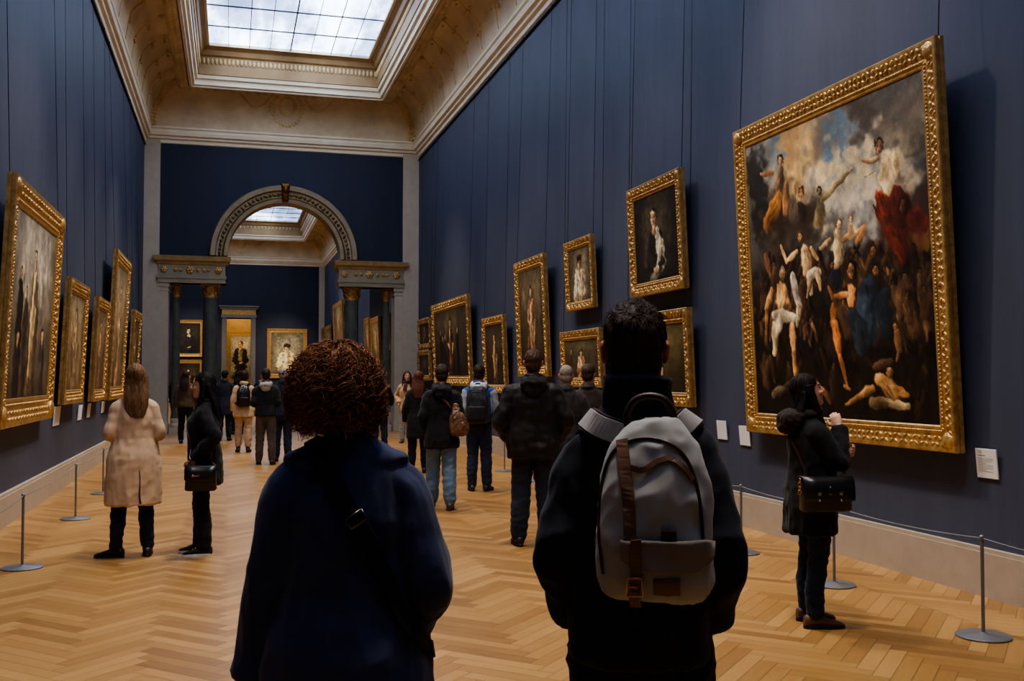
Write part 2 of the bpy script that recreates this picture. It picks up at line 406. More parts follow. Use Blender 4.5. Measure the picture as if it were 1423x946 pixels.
# ---- coved ceilings with skylights
def gallery_ceiling(x0, x1, y0, y1, gy0, gy1, far):
    global k
    def sweep(prof, y0_=y0, y1_=y1, n=1):
        R = []
        for d, z in prof:
            ring = []
            cs = [(x0 + d, y0_ + d), (x1 - d, y0_ + d), (x1 - d, y1_ - d), (x0 + d, y1_ - d)]
            for i in range(4):
                a, c = cs[i], cs[(i + 1) % 4]
                for q in range(n): ring.append((a[0] + (c[0] - a[0]) * q / n, a[1] + (c[1] - a[1]) * q / n, z))
            R.append(ring)
        b = MB(); b.rings(R, cap=False); return b
    corn = [(0, 8.1), (.03, 8.12), (.04, 8.2), (.1, 8.23), (.11, 8.28), (.17, 8.31), (.19, 8.4), (.15, 8.42), (.15, 8.47), (.19, 8.5), (.19, 8.55), (.12, 8.56), (0, 8.56)]
    struct('trim_%d' % k, sweep(corn), CREAM); k += 1
    cv = [(.0, 8.5), (.16, 8.52)] + [(.16 + .74 * (1 - math.cos(a * PI / 180)), 8.55 + 1.12 * math.sin(a * PI / 180)) for a in range(0, 96, 8)] + [(.97, 9.72)]
    c = struct('ceiling' if not far else 'ceiling_far_gallery', sweep(cv), COVE, ang=40)
    # leaf carvings crossing the cove (ribs at the corners, cartouche, scroll strings)
    g = MB()
    def cpt(a, off=0.0):
        a *= PI / 180; return (.16 + .74 * (1 - math.cos(a)) + off, 8.55 + 1.12 * math.sin(a) - off * .3)
    for cx_, sx, cy_, sy in ((x0, 1, y1, -1), (x1, -1, y1, -1), (x0, 1, y0, 1), (x1, -1, y0, 1)):
        g.tube([(cx_ + sx * cpt(a_)[0], cy_ + sy * cpt(a_)[0], cpt(a_)[1] - .02) for a_ in range(0, 96, 8)], .07, 8)
        for a_ in range(4, 92, 5):
            d, z = cpt(a_)
            for e in (-.1, .1): g.ell((cx_ + sx * (d + max(e, 0)), cy_ + sy * (d + max(-e, 0)), z - .02), (.07, .07, .05), 8, 6)
    ym = y1; xm = (x0 + x1) / 2
    rng = random.Random(3)
    for sgn in (-1, 1):                       # cartouche on the end cove
        for i in range(26):
            t_ = i / 25 * 1.8 * PI; rr = .42 * (1 + .15 * math.sin(3 * t_))
            d, z = cpt(38 + 27 * math.cos(t_)); g.ell((xm + sgn * abs(rr * math.sin(t_)), ym - d - .005, z), (.04, .02, .04), 8, 6); d, z = cpt(42 + 15 * math.cos(t_)); g.ell((xm + sgn * abs(rr * .5 * math.sin(t_)), ym - d - .005, z), (.035, .02, .035), 8, 6); d, z = cpt(62 - 26 * math.sin(PI * i / 25)); g.ell((xm + sgn * (.42 + .9 * i / 25), ym - d - .003, z), (.03 + .02 * math.sin(PI * i / 25), .016, .03), 6, 5)
    # long cove scroll lines
    yy = y0 + 1.2
    while yy < y1 - 1.2:
        for side in (0, 1):
            pts = []
            for a_ in range(6, 92, 6):
                d, z = cpt(a_); x = x0 + d if side == 0 else x1 - d
                pts.append((x, yy + .09 * math.sin(a_ * .13), z - .006))
            g.tube(pts, .014, 5)
            for a_ in (30, 58, 80):
                d, z = cpt(a_); x = x0 + d if side == 0 else x1 - d
                for q in range(5): g.ell((x, yy + rng.uniform(-.28, .28), z + rng.uniform(-.12, .08)), (.035, .06, .03), 6, 4)
        yy += 1.35
    obj('relief_carving', g, LEAF, c, True)
    # leaf-carved outer band
    struct('trim_%d' % k, sweep([(.88, 9.72), (.88, 9.62), (.93, 9.58), (1.0, 9.48), (1.1, 9.42), (1.18, 9.43), (1.2, 9.6)]), LEAF); tr = bpy.data.objects['trim_%d' % k]; k += 1
    g = MB(); st = .22 if not far else .4
    def along(d):
        L = []
        y = y0 + d
        while y < y1 - d: L += [(x0 + d, y, 'l'), (x1 - d, y, 'r')]; y += st
        x = x0 + d
        while x < x1 - d: L += [(x, y1 - d, 'f')]; x += st
        return L
    for (x, y, s_) in along(1.03):
        if y < 6: continue
        ax = (.075, .1, .085) if s_ in 'lr' else (.1, .075, .085)
        g.ell((x, y, 9.46), ax, 9, 6)
        ox = {'l': -.07, 'r': .07, 'f': 0}[s_]; oy = .07 if s_ == 'f' else 0
        g.ell((x + ox + (st / 2 if s_ == 'f' else 0), y + oy + (st / 2 if s_ != 'f' else 0), 9.53), (.07, .07, .085), 9, 6)
    obj('leaf_carving', g, LEAF, tr, True)
    struct('trim_%d' % k, sweep([(1.2, 9.6), (1.21, 9.42), (1.28, 9.4), (1.29, 9.44), (1.35, 9.46), (1.36, 9.6), (1.42, 9.62), (1.44, 9.72)]), CREAM); k += 1
    # well wall + frieze
    iw = 1.46
    gi = 1.68
    struct('trim_%d' % k, sweep([(1.42, 9.7), (iw, 9.72), (iw, 10.2), (iw + .06, 10.24), (iw + .1, 10.36), (gi - .02, 10.42), (gi + .02, 10.46), (gi + .02, 10.52)]), WELL); tr = bpy.data.objects['trim_%d' % k]; k += 1
    g = MB()
    for (x, y, s_) in along(iw + .01):
        if y < 6: continue
        for o in (0, st / 2):
            g.ell((x + (o if s_ == 'f' else 0), y + (o if s_ != 'f' else 0), 10.08), (.03, .045, .09) if s_ != 'f' else (.045, .03, .09), 6, 5)
    obj('frieze_carving', g, LEAF, tr, True)
    b = MB(); b.box(((x0 + x1) / 2, (y0 + y1) / 2, 10.9), (x1 - x0 + .6, y1 - y0 + .6, .1)); struct('ceiling_top' if not far else 'ceiling_top_far_gallery', b, WELL)
    # skylight: frame, muntins, glass
    gx0, gx1, ya, yb = x0 + gi, x1 - gi, gy0, y1 - gi
    # blank panel for the part of the well that has no glass
    if gy0 > y0 + gi + .3:
        b = MB(); b.box(((gx0 + gx1) / 2, (y0 + gi + gy0) / 2, 10.52), (gx1 - gx0 + .1, gy0 - y0 - gi, .06)); struct('ceiling_panel' if not far else 'ceiling_panel_far_gallery', b, WELL)
    w = struct('window_%d' % (2 if far else 1), skyframe(gx0, gx1, ya, yb), CREAM)
    mm = MB(); nx = 8
    for i in range(1, nx):
        x = gx0 + (gx1 - gx0) * i / nx; r = .03 if i == 4 else (.02 if i % 2 == 0 else .013)
        mm.box((x, (ya + yb) / 2, 10.48), (r, yb - ya, .03))
    y = yb - 1.5
    while y > ya + .2:
        mm.box(((gx0 + gx1) / 2, y, 10.475), (gx1 - gx0, .028, .03)); y -= 1.5
    obj('muntin', mm, mat('dark_glazing_bars', (70, 72, 76), .5, .3), w)
    b = MB(); b.box(((gx0 + gx1) / 2, (ya + yb) / 2, 10.51), (gx1 - gx0, yb - ya, .012)); obj('glass', b, sky_glass(far), w)
def skyframe(x0, x1, y0, y1):
    return boxes([(x0 - .04, x0 + .05, y0, y1, 10.43, 10.54), (x1 - .05, x1 + .04, y0, y1, 10.43, 10.54), (x0, x1, y1 - .05, y1 + .04, 10.43, 10.54), (x0, x1, y0 - .04, y0 + .05, 10.43, 10.54)])
SKY_E = 5.0
def sky_glass(far):
    t = NT('frosted_skylight_glass')
    f = t.noise(t.coord((.6, .16, 1)), 1.1, 5, 0.6)
    c = t.ramp(f, [(0.36, (0.08, 0.12, 0.21)), (0.48, (.2, .27, .42)), (0.58, (.62, .76, 1.0)), (.7, (1, 1, 1))])
    t.val('Base Color', (.5, .55, .6, 1)); t.val('Roughness', .4)
    t.link(c, t.b.inputs['Emission Color']); t.val('Emission Strength', SKY_E * (0.6 if far else 1.0)); return t.m
gallery_ceiling(XL, XR, YN, YE, -.8, 27.8, False)
gallery_ceiling(X2L, XR, YE + WT, Y2, 34.0, 58.8, True)

# ---- far wall with a doorway, and the gold room behind it
def far_wall():
    d0, d1, dz = -.22, 1.13, 4.95
    return boxes([(X2L - .3, d0, Y2, Y2 + .4, 0, 8.7), (d1, XR + .3, Y2, Y2 + .4, 0, 8.7), (d0, d1, Y2, Y2 + .4, dz, 8.7)])
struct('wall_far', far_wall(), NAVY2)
struct('trim_%d' % k, boxes([(5.02, XR, Y2 - .06, Y2, 0, ZW)]), STONE); k += 1
D = boxes([(-.5, -.22, Y2 - .1, Y2 + .4, 0, 5.0), (1.13, 1.4, Y2 - .1, Y2 + .4, 0, 5.0)])
d = struct('door_1', D, mat('grey_door_surround', (112, 108, 100), .5, var=.1))
b = boxes([(-.55, 1.45, Y2 - .14, Y2 + .3, 5.0, 5.18), (-.62, 1.52, Y2 - .2, Y2 + .3, 5.5, 5.62), (-.68, 1.58, Y2 - .26, Y2 + .3, 5.62, 5.7)])
obj('lintel', b, mat('grey_door_surround', (112, 108, 100), .5, var=.1), d)
obj('gilded_frieze', boxes([(-.5, 1.4, Y2 - .12, Y2 + .3, 5.18, 5.5)]), GILT_P, d)
gw = plaster_mat('gold_room_wall', (132, 98, 40), (176, 136, 64))
struct('wall_gold_room', boxes([(-1.5, 3, Y2 + 6.0, Y2 + 6.3, 0, 6.5), (-1.7, -1.5, Y2 + .4, Y2 + 6.3, 0, 6.5), (3, 3.2, Y2 + .4, Y2 + 6.3, 0, 6.5), (-1.7, 3.2, Y2 + .4, Y2 + 6.3, 6.5, 6.7)]), gw)
# ================================================================ oil paintings (colour held on the canvas mesh)
_rs = np.random.RandomState(11)
def vnoise(h, w, cells, seed):
    r = np.random.RandomState(seed); gh, gw = max(2, int(cells * h / w) + 2), cells + 2
    g = r.rand(gh, gw)
    y = np.linspace(0, gh - 1.001, h); x = np.linspace(0, gw - 1.001, w)
    yi = y.astype(int); xi = x.astype(int); fy = (y - yi)[:, None]; fx = (x - xi)[None, :]
    fy = fy * fy * (3 - 2 * fy); fx = fx * fx * (3 - 2 * fx)
    a = g[yi][:, xi]; b = g[yi][:, xi + 1]; c = g[yi + 1][:, xi]; d = g[yi + 1][:, xi + 1]
    return (a * (1 - fx) + b * fx) * (1 - fy) + (c * (1 - fx) + d * fx) * fy
def fbm(h, w, cells, seed, octv=4):
    s = np.zeros((h, w)); a = .5; t = 0
    for o in range(octv): s += a * vnoise(h, w, cells * 2 ** o, seed + o); t += a; a *= .55
    return s / t
class Pic:
    def __init__(s, asp, rows, bg, seed):
        s.asp = asp; s.h = rows; s.w = max(12, int(rows * asp)); s.seed = seed
        v, u = np.mgrid[0:s.h, 0:s.w]; s.y = v / (s.h - 1); s.x = u / (s.w - 1) * asp
        s.c = np.zeros((s.h, s.w, 3)); s.c[:] = np.array(bg, float)
        s.wx = (fbm(s.h, s.w, 22, seed + 50, 3) - .5); s.wy = (fbm(s.h, s.w, 22, seed + 60, 3) - .5)
        s.tex = fbm(s.h, s.w, 18, seed + 70, 4) - .5; s.rng = np.random.RandomState(seed + 90)
    def mix(s, m, col):
        col = np.asarray(col, float)
        s.c += m[..., None] * (col - s.c)
    def grad(s, top, bot, st=1.0):
        g = s.y[..., None]; s.c += st * ((np.array(top, float) * (1 - g) + np.array(bot, float) * g) - s.c)
    def mottle(s, amt, cells=6, k=0):
        s.c *= (1 + amt * (fbm(s.h, s.w, cells, s.seed + 5 + k, 5) - .5))[..., None]
    def cloud(s, x, y, rx, ry, col, st=.8, warp=.2, ang=0):
        c, d = math.cos(ang), math.sin(ang); dx = s.x - x; dy = s.y - y
        a = (dx * c + dy * d) / rx + s.wx * warp * 6; b = (-dx * d + dy * c) / ry + s.wy * warp * 6
        m = np.clip(1.25 - np.sqrt(a * a + b * b), 0, 1); m = m * m * (3 - 2 * m) * st * (1 + s.tex)
        s.mix(np.clip(m, 0, 1), col)
    def limb(s, p0, p1, r0, r1, col, shade=.55, soft=.4, warp=.5, light=(-.6, -.7), dabs=9):
        (x0, y0), (x1, y1) = p0, p1; dx, dy = x1 - x0, y1 - y0; L2 = dx * dx + dy * dy + 1e-12
        R = max(r0, r1) * 1.7
        j0 = max(0, int((min(x0, x1) - R) / s.asp * (s.w - 1))); j1 = min(s.w, int((max(x0, x1) + R) / s.asp * (s.w - 1)) + 2)
        i0 = max(0, int((min(y0, y1) - R) * (s.h - 1))); i1 = min(s.h, int((max(y0, y1) + R) * (s.h - 1)) + 2)
        if j1 - j0 < 1 or i1 - i0 < 1: return
        q = (slice(i0, i1), slice(j0, j1))
        X = s.x[q] + s.wx[q] * warp * max(r0, r1) * 2; Y = s.y[q] + s.wy[q] * warp * max(r0, r1) * 2
        t = np.clip(((X - x0) * dx + (Y - y0) * dy) / L2, 0, 1)
        ox = X - x0 - t * dx; oy = Y - y0 - t * dy; r = (r0 + (r1 - r0) * t) * (1 + .16 * np.sin(t * 6.28 + s.seed))
        d = np.sqrt(ox * ox + oy * oy) / np.maximum(r, 1e-6)
        m = np.clip((1.12 - d) / soft, 0, 1); m = m * m * (3 - 2 * m)
        sh = 1 + shade * ((ox * light[0] + oy * light[1]) / np.maximum(r, 1e-6)) + .9 * s.tex[q]
        cc = np.asarray(col, float)[None, None] * np.clip(sh, .12, 1.7)[..., None]
        s.c[q] += m[..., None] * (cc - s.c[q])
        if dabs and max(r0, r1) * s.h > 2.5:
            L = math.sqrt(L2); rg = s.rng
            for k_ in range(dabs):
                t_ = rg.rand(); rr = (r0 + (r1 - r0) * t_); u = rg.uniform(-.75, .75); nx, ny = -dy / L, dx / L
                cx_, cy_ = x0 + dx * t_ + nx * rr * u, y0 + dy * t_ + ny * rr * u; a_ = math.atan2(dy, dx) + rg.uniform(-.5, .5); l_ = rr * rg.uniform(.3, .8)
                lit = 1 + .5 * (nx * u * light[0] + ny * u * light[1]) + rg.uniform(-.28, .22)
                s.limb((cx_ - math.cos(a_) * l_, cy_ - math.sin(a_) * l_), (cx_ + math.cos(a_) * l_, cy_ + math.sin(a_) * l_), rr * .22, rr * .12, np.asarray(col, float) * lit, shade=.15, soft=.7, dabs=0)
    def blob(s, x, y, rx, ry, col, ang=0.0, **k):
        if rx > ry: dx, dy, r = math.cos(ang) * (rx - ry), math.sin(ang) * (rx - ry), ry
        else: dx, dy, r = -math.sin(ang) * (ry - rx), math.cos(ang) * (ry - rx), rx
        s.limb((x - dx, y - dy), (x + dx, y + dy), r, r, col, **k)
    def head(s, x, y, r, skin, hair, turn=0.0, beard=None, hat=None):
        s.blob(x, y - .15 * r, 1.05 * r, 1.25 * r, hair, shade=.3)
        s.blob(x + turn * .35 * r, y + .12 * r, .74 * r, 1.0 * r, skin, shade=.6)
        for e in (-.32, .32): s.blob(x + turn * .5 * r + e * r, y + .02 * r, .16 * r, .09 * r, np.array(skin) * .35, warp=0)
        s.blob(x + turn * .6 * r, y + .3 * r, .1 * r, .24 * r, np.array(skin) * 1.12, warp=0)
        s.blob(x + turn * .5 * r, y + .62 * r, .24 * r, .08 * r, np.array(skin) * np.array((.75, .45, .42)), warp=0)
        if beard is not None: s.blob(x + turn * .4 * r, y + .95 * r, .55 * r, .5 * r, beard, shade=.4)
        if hat is not None: s.blob(x, y - .75 * r, 1.3 * r, .6 * r, hat, shade=.4)
    def finish(s, dark=.25, gain=1.35):
        e = np.minimum(np.minimum(s.x / s.asp, 1 - s.x / s.asp), np.minimum(s.y, 1 - s.y))
        s.c *= (1 - dark * np.clip(1 - e * 5, 0, 1))[..., None]
        s.c *= (1 + .5 * s.tex + .12 * (_rs.rand(s.h, s.w) - .5))[..., None]
        g = (s.c @ np.array((.3, .59, .11)))[..., None]; s.c = s.c * .76 + .24 * g * np.array((1.1, .98, .78))
        v = np.clip(s.c, 0, 255) / 255
        return np.clip(np.where(v <= .04045, v / 12.92, ((v + .055) / 1.055) ** 2.4) * gain, 0, .95)

SK = (206, 156, 108); SKd = (150, 98, 58)
def portrait(asp, rows, seed, bg=(44, 38, 28), robe=(28, 24, 22), collar=None, hair=(40, 28, 20), skin=SK, hx=.5, hy=.25, hr=.085, hat=None, beard=None, hands=True, shirt=None, shawl=None, glow=(74, 64, 44)):
    p = Pic(asp, rows, bg, seed); x = hx * asp; p.mottle(.6)
    p.cloud(x + .1, hy, .45, .5, glow, .6, .2)
    y = hy + hr * 1.1; R = np.array(robe, float)
    p.cloud(x, hy + .22, hr * 4.2, hr * 6, np.array(glow) * 1.15, .7, .15)
    p.limb((x - hr * 1.2, y + .75 - hr), (x + hr * 1.2, y + .75 - hr), hr * 2.2, hr * 2.2, R * .9)
    p.limb((x, y + hr * 1.9), (x, 1.1), hr * 1.9, hr * 3.0, R * 1.15, soft=.25)
    p.limb((x - hr * 1.5, y + hr * 1.3), (x - hr * 2.5, y + hr * 5), hr * 1.0, hr * 1.15, R * 1.35)
    p.limb((x + hr * 1.5, y + hr * 1.3), (x + hr * 2.4, y + hr * 5), hr * 1.0, hr * 1.15, R * 1.0)
    if shawl is not None:
        p.limb((x + hr * .8, y + hr * .9), (x + hr * 1.7, y + hr * 3.5), hr * .75, hr * 1.25, shawl); p.limb((x + hr * 1.7, y + hr * 3.5), (x + hr * 1.9, y + hr * 5.6), hr * 1.3, hr * 1.1, np.array(shawl) * .85)
        p.limb((x + hr * 1.4, y + hr * 5.6), (x - hr * 1.2, y + hr * 7.2), hr * 1.1, hr * .8, np.array(shawl) * .6)
    if shirt is not None: p.limb((x, y + hr * .9), (x, y + hr * 4.6), hr * .8, hr * 1.1, shirt)
    p.limb((x, y - .2 * hr), (x, y + hr * .9), hr * .5, hr * .62, np.array(skin) * .85)
    if collar is not None: p.blob(x, y + hr * .9, hr * .95, hr * .55, collar)
    p.head(x, hy, hr, skin, hair, -.3, beard, hat)
    if hands:
        p.limb((x - hr * 2.3, y + hr * 5), (x - hr * .3, y + hr * 5.9), hr * .6, hr * .42, R * 1.15); p.blob(x - hr * .1, y + hr * 6, hr * .55, hr * .36, skin)
        p.limb((x + hr * 2.3, y + hr * 5), (x + hr * .8, y + hr * 5.7), hr * .6, hr * .42, R * .9); p.blob(x + hr * .6, y + hr * 5.8, hr * .5, hr * .34, np.array(skin) * .9)
    return p.finish()
def standing(asp, rows, seed, bg=(70, 62, 46), robe=(96, 64, 44), skin=SK, second=None, hair=(50, 34, 22), hr=.055, hy=.22, cloth=None, group=0, base=(38, 30, 22)):
    p = Pic(asp, rows, bg, seed); p.grad(bg, base, .85); p.mottle(.7)
    x = asp * .5; R = np.array(robe, float)
    p.cloud(x, .25, .4, .35, np.array(bg) * 1.5, .5)
    for g in range(group):
        sx = asp * (.2 + .6 * ((g * .618) % 1)); sy = .32 + .12 * ((g * .37) % 1); q = R * (.35 + .5 * ((g * .77) % 1))
        p.limb((sx, sy + .08), (sx + .01, .95), .055, .085, q); p.head(sx, sy, hr * .72, np.array(skin) * .75, hair)
    p.cloud(x, .55, hr * 4.5, .5, np.array(bg) * .62, .7, .15)
    p.limb((x, hy + .13), (x + .01, .96), hr * 1.5, hr * 2.9, R * 1.15)
    p.limb((x - hr * 1.3, hy + .12), (x - hr * 2.2, .8), hr * .8, hr * 1.2, R * .8)
    p.limb((x, hy + .1), (x, hy + .26), hr * .95, hr * .85, np.array(skin) * .95)
    if cloth is not None:
        p.limb((x + hr * .9, hy + .1), (x - hr * .9, hy + .36), hr * .7, hr * 1.0, cloth); p.limb((x - hr * .6, hy + .34), (x - hr * .4, .86), hr * 1.0, hr * .9, np.array(cloth) * .85); p.limb((x + hr * 1.0, hy + .3), (x + hr * 1.3, .88), hr * .8, hr * .9, np.array(cloth) * .6)
    p.limb((x - hr * 1.4, hy + .11), (x - hr * 2.2, hy + .3), hr * .7, hr * .6, R * 1.35); p.limb((x - hr * 2.2, hy + .3), (x - hr * .7, hy + .36), hr * .42, hr * .3, skin)
    p.limb((x + hr * 1.4, hy + .11), (x + hr * 2.2, hy + .3), hr * .7, hr * .6, R * 1.0); p.limb((x + hr * 2.2, hy + .3), (x + hr * 1.6, hy + .44), hr * .42, hr * .28, np.array(skin) * .9)
    p.limb((x, hy + .01), (x, hy + .07), hr * .5, hr * .6, np.array(skin) * .8); p.head(x, hy, hr, skin, hair, .2)
    p.blob(x - hr * .9, .95, hr * .6, hr * .3, np.array(skin) * .7); p.blob(x + hr * .8, .96, hr * .6, hr * .3, np.array(skin) * .55)
    if second is not None:
        p.limb((asp * .2, .72), (asp * .2, .98), .07, .1, second); p.head(asp * .2, .68, .045, np.array(skin) * .7, (30, 24, 20))
        p.limb((asp * .78, .7), (asp * .8, .98), .08, .1, np.array(second) * 1.5); p.head(asp * .78, .64, .05, np.array(skin) * .8, (30, 24, 20))
    return p.finish()

def big_scene():
    """many-figured scene with stormy sky; brush positions read off the wall in metres through a projective map"""
    q = np.array([(1043, 200), (1289, 98.5), (1312, 597), (1058, 577)], float)
    asp = 2.78 / 2.8
    d = [(0, 0), (asp, 0), (asp, 1), (0, 1)]
    A = []; bvec = []
    for (X, Y), (u, v) in zip(q, d):
        A.append([X, Y, 1, 0, 0, 0, -u * X, -u * Y]); bvec.append(u); A.append([0, 0, 0, X, Y, 1, -v * X, -v * Y]); bvec.append(v)
    Hm = np.append(np.linalg.solve(np.array(A), np.array(bvec)), 1).reshape(3, 3)
    def px(x, y): r = Hm @ np.array([x, y, 1.0]); return (r[0] / r[2], r[1] / r[2])
    def a(x, y): return px(1000 + x / 3.355, 30 + y / 3.355)
    def b(x, y): return px(1000 + x / 2.629, 300 + y / 2.629)
    p = Pic(asp, 330, (40, 30, 20), 5)
    K = 1.0 / 500 / 1.0
    r = lambda n: n / 2.629 / 455.0            # crop-pixel radius -> picture units
    p.grad((150, 150, 150), (34, 24, 16))
    C = p.cloud
    # sky
    x, y = a(600, 560); C(x, y, .6, .36, (142, 156, 164), 1, .1)
    x, y = a(540, 520); C(x, y, .12, .2, (96, 128, 158), .9, .2)
    x, y = a(620, 760); C(x, y, .34, .13, (214, 192, 152), 1, .4)
    x, y = a(390, 560); C(x, y, .15, .28, (232, 188, 118), 1, .25, .4)
    x, y = a(340, 640); C(x, y, .07, .2, (190, 146, 92), .8, .4, .3)
    x, y = a(480, 570); C(x, y, .05, .2, (130, 112, 92), .8, .3, .55)
    x, y = a(280, 560); C(x, y, .05, .1, (96, 116, 138), .8, .3)
    x, y = a(770, 390); C(x, y, .2, .12, (104, 94, 80), 1, .3)
    x, y = a(690, 430); C(x, y, .08, .07, (88, 76, 64), .9, .4)
    x, y = a(930, 330); C(x, y, .16, .1, (108, 100, 92), .9, .4)
    x, y = a(890, 500); C(x, y, .14, .13, (130, 118, 100), .95, .4)
    x, y = a(930, 590); C(x, y, .1, .05, (90, 82, 76), .8, .4)
    x, y = a(860, 560); C(x, y, .05, .04, (186, 168, 132), .6, .5)
    x, y = a(560, 660); C(x, y, .2, .03, (228, 200, 150), .8, .5, -.2)
    x, y = a(600, 820); C(x, y, .25, .05, (190, 184, 170), .8, .4)
    x, y = b(580, 60); C(x, y, .2, .1, (172, 176, 176), .9, .3)
    # dark earth / trees
    for (X, Y, rx, ry) in ((190, 560, .26, .36), (470, 640, .6, .26), (740, 520, .24, .42), (300, 330, .3, .3), (560, 420, .36, .34)):
        x, y = b(X, Y); C(x, y, rx, ry, (34, 25, 17), 1, .12)
    x, y = a(195, 740); C(x, y, .08, .22, (40, 38, 32), 1, .3)
    x, y = a(300, 900); C(x, y, .16, .14, (52, 38, 26), 1, .15)
    x, y = a(430, 930); C(x, y, .1, .08, (58, 44, 30), 1, .2)
    x, y = a(860, 930); C(x, y, .12, .1, (74, 32, 22), 1, .15)
    x, y = b(600, 220); C(x, y, .14, .12, (48, 36, 26), 1, .15)
    x, y = a(180, 640); C(x, y, .05, .1, (58, 58, 54), .8, .4)
    x, y = a(985, 850); C(x, y, .08, .12, (62, 60, 58), 1, .2)
    x, y = b(720, 130); C(x, y, .14, .16, (98, 30, 20), 1, .2)
    x, y = b(760, 140); C(x, y, .06, .12, (140, 96, 46), .8, .3)
    x, y = b(720, 330); C(x, y, .12, .16, (78, 50, 28), .8, .4)
    L = p.limb; H = p.head; rg = np.random.RandomState(4)
    for i in range(420):
        X, Y = rg.uniform(140, 790), rg.uniform(150, 760); x, y = b(X, Y); pal = ((84, 56, 34), (112, 76, 44), (60, 42, 28), (46, 34, 26), (128, 90, 54), (70, 40, 28), (52, 50, 48))[rg.randint(7)]
        a_ = rg.uniform(.6, 2.4); l_ = rg.uniform(.012, .05); f_ = .55 + .45 * (Y < 450)
        L((x - l_ * math.cos(a_), y - l_ * math.sin(a_)), (x + l_ * math.cos(a_), y + l_ * math.sin(a_)), rg.uniform(.008, .022), rg.uniform(.006, .014), np.array(pal) * f_ * rg.uniform(.5, 1.0), soft=.8, dabs=0)
    for i in range(26):
        X, Y = rg.uniform(160, 780), rg.uniform(120, 560); x, y = b(X, Y); H(x, y, rg.uniform(.011, .016), np.array((120, 82, 50)) * rg.uniform(.5, .9), (32, 24, 18))
        L((x, y + .02), (x + rg.uniform(-.02, .02), y + .09), .02, .03, np.array((84, 58, 38)) * rg.uniform(.5, 1.1))
    def lb(P, Q, r0, r1, c, f=b, **k): L(f(*P), f(*Q), r(r0), r(r1), c, **k)
    def hb(P, rr, sk, hair, f=b, **k): H(*f(*P), r(rr), sk, hair, **k)
    A_ = a
    # upper left group
    lb((310, 700), (300, 780), 34, 30, (88, 66, 46), a); hb((308, 640), 24, (176, 122, 76), (34, 24, 18), a)
    lb((300, 820), (250, 930), 44, 52, (150, 94, 40), a); lb((335, 760), (330, 880), 26, 26, (166, 110, 60), a)
    lb((270, 700), (215, 700), 14, 9, (150, 96, 58), a)
    hb((404, 790), 22, (176, 118, 70), (90, 54, 30), a); lb((400, 850), (410, 900), 24, 30, (60, 40, 26), a); lb((378, 820), (372, 750), 8, 7, (190, 136, 84), a)
    lb((490, 840), (490, 930), 34, 40, (120, 104, 70), a); lb((500, 830), (630, 700), 20, 9, (148, 128, 86), a); lb((630, 700), (648, 682), 7, 4, (214, 168, 118), a); hb((488, 790), 17, (166, 112, 70), (36, 28, 20), a)
    # upper right woman in a red skirt
    lb((790, 900), (760, 820), 60, 40, (116, 40, 22), a); lb((840, 800), (880, 900), 44, 56, (98, 34, 20), a)
    lb((795, 650), (800, 770), 36, 46, (222, 190, 140), a); lb((830, 640), (850, 720), 20, 16, (208, 172, 120), a)
    lb((760, 640), (715, 660), 12, 8, (216, 168, 116), a); lb((715, 658), (685, 650), 8, 5, (206, 140, 96), a); hb((765, 585), 30, (200, 142, 96), (62, 36, 20), a)
    lb((700, 730), (750, 700), 4, 3, (150, 130, 100), a)
    hb((880, 865), 28, (130, 70, 44), (44, 26, 18), a); lb((930, 920), (960, 960), 50, 40, (112, 36, 26), a)
    # centre women
    lb((450, 80), (450, 160), 34, 44, (206, 176, 128)); lb((470, 90), (545, 45), 16, 9, (190, 140, 92)); lb((420, 90), (385, 120), 14, 10, (204, 160, 108)); hb((455, 35), 20, (214, 164, 112), (110, 70, 36))
    hb((497, 15), 13, (196, 150, 100), (120, 80, 44)); lb((495, 40), (500, 80), 16, 18, (170, 130, 90)); lb((545, 50), (520, 100), 16, 20, (160, 104, 56))
    hb((575, 135), 22, (120, 80, 48), (40, 28, 20)); lb((580, 210), (590, 300), 44, 60, (44, 30, 22)); hb((585, 205), 22, (160, 104, 62), (30, 22, 18))
    lb((625, 20), (650, 100), 28, 34, (92, 36, 22)); lb((650, 60), (690, 150), 36, 44, (104, 34, 22))
    # seated pale figure
    lb((330, 130), (335, 200), 38, 32, (224, 178, 124)); lb((300, 130), (262, 168), 14, 11, (226, 176, 120)); lb((262, 168), (240, 105), 11, 8, (220, 166, 110)); lb((352, 120), (375, 160), 14, 11, (216, 164, 108))
    lb((345, 215), (380, 205), 24, 22, (226, 212, 186)); lb((345, 225), (352, 285), 26, 16, (220, 202, 172)); lb((375, 205), (385, 270), 18, 11, (222, 176, 122)); lb((350, 240), (335, 300), 14, 9, (208, 156, 104)); hb((310, 75), 22, (222, 168, 114), (110, 76, 44))
    lb((185, 140), (200, 215), 20, 14, (128, 80, 50)); lb((170, 250), (185, 330), 22, 18, (86, 56, 38))
    # bearded standing man with white drape
    lb((285, 220), (305, 330), 26, 22, (190, 184, 172)); lb((305, 330), (300, 400), 22, 16, (150, 132, 104))
    lb((245, 270), (245, 345), 48, 40, (214, 156, 96)); lb((205, 270), (185, 340), 18, 15, (196, 138, 84)); lb((185, 340), (185, 430), 15, 10, (160, 106, 62))
    lb((220, 400), (218, 500), 32, 20, (196, 170, 124)); lb((280, 410), (285, 500), 28, 18, (196, 136, 80)); lb((285, 500), (290, 600), 17, 11, (184, 124, 72))
    lb((215, 365), (285, 375), 30, 26, (206, 190, 160)); lb((235, 380), (225, 440), 26, 18, (214, 198, 168)); hb((245, 212), 26, (196, 138, 88), (150, 140, 126), beard=(112, 92, 72))
